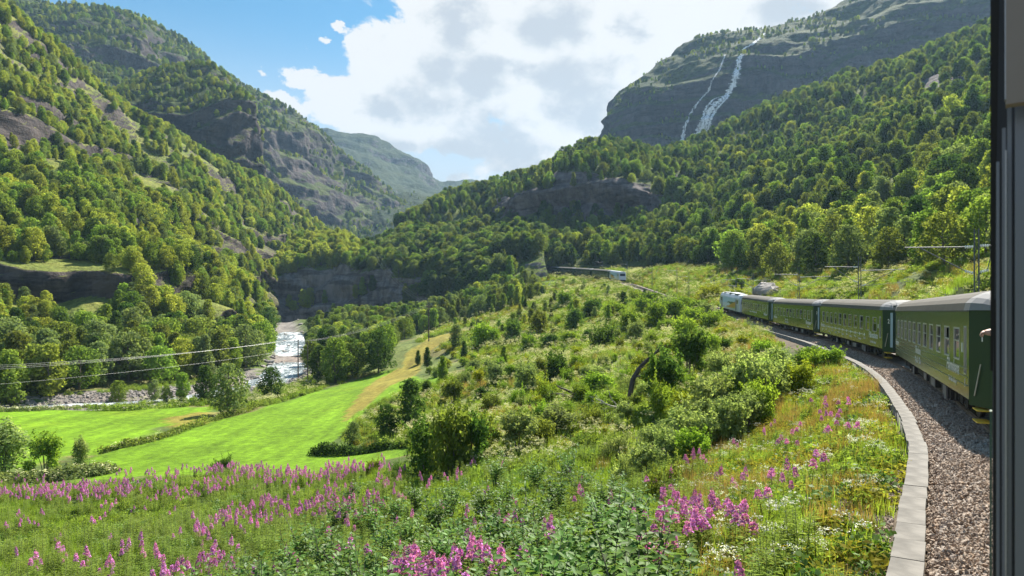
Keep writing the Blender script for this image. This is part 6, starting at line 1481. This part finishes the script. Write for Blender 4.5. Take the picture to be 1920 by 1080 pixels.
# ------------------------------------------------------------------ dead tree, fallen wood, boulders
p0 = hit(1183, 764, GBVH); k_ = p0.y / F
def rel(a, b_, dy=0): return Vector(((a - 1183) * k_, dy, (752 - b_) * k_))
dt = empty('dead_tree', p0); tag(dt, 'bare dark dead tree leaning right above the meadow bushes', 'dead tree')
mb = MB(); mb.tube([rel(1184, 756), rel(1181, 730), rel(1188, 700, .3), rel(1200, 680, .4), rel(1216, 662, .2), rel(1232, 648, 0), rel(1240, 630, -.2)], [.27, .21, .19, .16, .12, .08, .02], 8); mb.build('trunk', M_deadwood, dt, True)
rg = random.Random(2); mb = MB()
for a, b_ in ((1200, 680), (1216, 662), (1225, 655), (1232, 648), (1208, 672), (1190, 697)):
    for _ in range(4):
        q = rel(a, b_, .1); d = Vector((rg.uniform(.2, 1), rg.uniform(-.6, .6), rg.uniform(.1, 1.1))) * rg.uniform(.5, 1.5); m_ = q + d * .5 + Vector((rg.uniform(-.15, .15),) * 3)
        mb.tube([q, m_, q + d], [.045, .025, .006], 4, cap=False)
        for _k in range(3): e = m_ + Vector((rg.uniform(-.5, .7), rg.uniform(-.4, .4), rg.uniform(-.1, .7))) * .6; mb.tube([m_, e], [.016, .004], 3, cap=False)
mb.build('branch', M_deadwood, dt, kind='stuff')
def fallen(px_, py_, segs, mat, label, n=5, r0=.14, name='fallen_branch', seed=1):
    p = hit(px_, py_, GBVH); r = empty(name, p); tag(r, label, 'dead wood'); rg = random.Random(seed)
    for i in range(n):
        mb = MB(); a = Vector((rg.uniform(-segs, segs) * .4, rg.uniform(-.6, .6), .1 + rg.uniform(0, .3))); P = [a]; d = Vector((rg.choice((-1, 1)) * rg.uniform(.5, 1), rg.uniform(-.4, .4), rg.uniform(0, .35))).normalized()
        for j in range(5): d = (d + Vector((rg.uniform(-.3, .3), rg.uniform(-.3, .3), rg.uniform(-.25, .25)))).normalized(); P.append(P[-1] + d * segs * .3)
        mb.tube(P, [r0 * (1 - j * .17) for j in range(6)], 6); mb.build('limb', mat, r, True)
fallen(1085, 752, 2.2, M_deadwood, 'dark gnarled fallen trunk lying left of the dead tree', 5, .2, 'fallen_trunk', 3)
fallen(1160, 772, 1.5, M_palewood, 'bleached grey roots sprawled at the foot of the dead tree', 7, .06, 'tree_roots', 5)
BO = []
for i in range(6):
    rg_ = np.random.default_rng(60 + i); u = np.linspace(0, 2 * math.pi, 14, endpoint=False); v = np.linspace(-1.35, 1.35, 8); V = np.array([[math.cos(a) * math.cos(b_), math.sin(a) * math.cos(b_), math.sin(b_)] for b_ in v for a in u])
    V = V * (1 + .42 * fbm(V + i * 9, .8, 4, i))[:, None] * np.array([1.2, 1, .75]); f = [(r_ * 14 + k, r_ * 14 + (k + 1) % 14, (r_ + 1) * 14 + (k + 1) % 14, (r_ + 1) * 14 + k) for r_ in range(7) for k in range(14)]
    mb = MB(); mb.add(V, f + [tuple(range(13, -1, -1)), tuple(98 + k for k in range(14))]); BO.append(mb.mesh('boulder', M_boulder))
def boulder(p, s, label, group=None):
    o = link('boulder', random.choice(BO)); o.location = p; o.scale = (s, s, s * random.uniform(.7, 1)); o.rotation_euler = (0, 0, random.uniform(0, 6.28)); tag(o, label, 'boulder', group); return o
bp_ = hit(1434, 556, GBVH) or Vector((58, 160, 5)); boulder(bp_ + Vector((0, 0, .9)), 3.0, 'big grey boulder on the bank behind the locomotive')
rg = random.Random(8)
for i in range(70):
    j = rg.randrange(20, 95); sd = rg.choice((-1, 1)); o_ = rg.uniform(4.5, 7.2) * sd; x, y = RIV[j] + rn[j] * o_; q = drop(x, y)
    if q is None: continue
    a, b_ = pix(np.array(q)); s = rg.uniform(.35, 1.2); grav = a < 480
    w = 'on the pale gravel bank' if grav else 'along the white river near the bluff' if b_ < 640 else 'at the white river bend'
    boulder(q + Vector((0, 0, .15 * s)), s, f'grey rounded rock {w}', f'rocks {w}')
for i in range(16):
    j = rg.randrange(18, 62); x, y = RIV[j] + rn[j] * rg.uniform(-3.5, 3.5); boulder((x, y, zc[j]), rg.uniform(.35, .8), 'dark rock breaking the white water of the river', 'rocks in the river')
# pebbles of the gravel bank
n_ = 3400; jj = rr.integers(62, 150, n_); jj = np.minimum(jj, len(RIV) - 1); oo = rr.uniform(3.5, 10.5, n_) * rr.choice([-1, 1], n_); P = np.c_[RIV[jj] + rn[jj] * oo[:, None] + rr.normal(size=(n_, 2)) * .6, np.zeros(n_)]; P[:, 2] = ground_z(P[:, 0], P[:, 1]); SP2 = []
for i in range(5):
    me = BO[i].copy(); me.materials[0] = M_palestone if 'M_palestone' in globals() else M_boulder; SP2.append(bpy.data.objects.new(f'pebble_kind_{i}', me))
scatter('river_gravel', P, rr.uniform(0, 6.28, n_), rr.uniform(.08, .34, n_), rr.integers(0, 5, n_), SP2)
# small bright cut blocks left of the trough: a grey stump of cable
# ------------------------------------------------------------------ waterfall on the high mountain
m, t = new_mat('falling_water')
co = node(t, 'ShaderNodeTexCoord').outputs['Object']; mp = node(t, 'ShaderNodeMapping'); t.links.new(co, mp.inputs[0]); mp.inputs['Scale'].default_value = (1, 1, .12)
f_ = maprange(t, noise_n(t, mp.outputs[0], .55, 9, .85), .40, .52); d = node(t, 'ShaderNodeBsdfDiffuse'); d.inputs[0].default_value = (.9, .9, .92, 1); tt = node(t, 'ShaderNodeBsdfTransparent')
at_n = node(t, 'ShaderNodeAttribute', attribute_name='thick'); mxs = node(t, 'ShaderNodeMixShader'); t.links.new(math_n(t, 'MULTIPLY', f_, at_n.outputs['Fac']), mxs.inputs[0]); t.links.new(tt.outputs[0], mxs.inputs[1]); t.links.new(d.outputs[0], mxs.inputs[2]); out(t, mxs.outputs[0]); M_fallw = m
B7 = BVHTree.FromPolygons(S7.P.tolist(), S7.fa.tolist())
def fall(line, name='waterfall'):
    V, th = [], []; L = catmull([(a, b_, w, q) for a, b_, w, q in line], 10)
    rw = random.Random(6)
    for a, b_, w, q in L:
        w *= rw.uniform(.55, 1.35); a += rw.uniform(-.35, .35) * w
        for u in (-1, -.5, 0, .5, 1):
            h_ = hit(a + u * w, b_, B7)
            if h_ is None: h_ = Vector(V[-1]) if V else at(a, b_, 950)
            else: h_ = h_ + (Vector((0, 0, 0)) - h_).normalized() * 2.0
            V.append(tuple(h_)); th.append(q * (1 if abs(u) < 1 else .15))
    ix = np.arange(len(V)).reshape(-1, 5); f = np.stack([ix[:-1, :-1], ix[:-1, 1:], ix[1:, 1:], ix[1:, :-1]], -1).reshape(-1, 4); me = mesh_np(name, V, f, [M_fallw], True)
    a = me.attributes.new('thick', 'FLOAT', 'POINT'); a.data.foreach_set('value', np.array(th, np.float32)); return link(name, me, kind='structure')
fall([(1434,62,2.2,1),(1424,72,4,1),(1408,84,4,1),(1394,92,4,1),(1388,104,5,1),(1384,125,6.5,1),(1379,145,7,1),(1373,162,7.5,1),(1362,178,7,1),(1346,192,7,1),(1332,207,8,1),(1323,226,10,1),(1314,246,12,1),(1308,268,13,1),(1305,290,13,.9)])
fall([(1374,160,2,.9),(1366,172,3,.9),(1362,184,3,.9),(1350,198,3,.9),(1338,212,3.5,.9),(1330,232,4,.9),(1324,255,4.5,.8),(1320,280,4.5,.7)])
fall([(1360,180,1.6,.9),(1342,184,2,.9),(1330,194,3,.9),(1322,208,3,.9),(1316,226,3,.8),(1305,245,3,.7)])
fall([(1360,102,1.6,.7),(1354,118,2,.7),(1348,132,2,.6),(1336,150,2,.6),(1328,170,2.5,.6),(1312,188,2.5,.7),(1298,208,3,.8),(1288,228,3.5,.8),(1281,250,4,.8),(1278,275,4,.7)])
# ------------------------------------------------------------------ haze

# single out the members of every group by their order across the picture
ORD = 'second third fourth fifth sixth seventh eighth ninth tenth eleventh twelfth thirteenth fourteenth fifteenth sixteenth seventeenth eighteenth nineteenth twentieth'.split()
ORD += [f'{a}-{b}' for a in ('twenty', 'thirty', 'forty', 'fifty', 'sixty') for b in ['first'] + ORD[:8]]
bpy.context.view_layer.update(); GR = {}
for o in list(COL.objects):
    if o.parent is None and o.get('label') and o.get('group'): GR.setdefault(o['label'], []).append(o)
for lab, os_ in GR.items():
    if len(os_) < 2: continue
    os_.sort(key=lambda o: o.matrix_world.translation.x / max(o.matrix_world.translation.y, 1))
    for i, o in enumerate(os_):
        o['label'] = lab + (', leftmost' if i == 0 else ', rightmost' if i == len(os_) - 1 else f', {ORD[min(i - 1, len(ORD) - 1)]} from left')
# air: pale, even haze that fades the far mountains
m = bpy.data.materials.new('air'); m.use_nodes = True; t = m.node_tree; t.nodes.clear()
v = node(t, 'ShaderNodeVolumePrincipled'); v.inputs['Color'].default_value = (0.45, 0.70, 1.0, 1); v.inputs['Density'].default_value = 0.00010; v.inputs['Anisotropy'].default_value = 0.2
node_o = node(t, 'ShaderNodeOutputMaterial'); t.links.new(v.outputs[0], node_o.inputs['Volume'])
mb = MB(); mb.box(-1700, 1900, -140, 3000, -60, 820); mb.build('haze', m, kind='stuff')
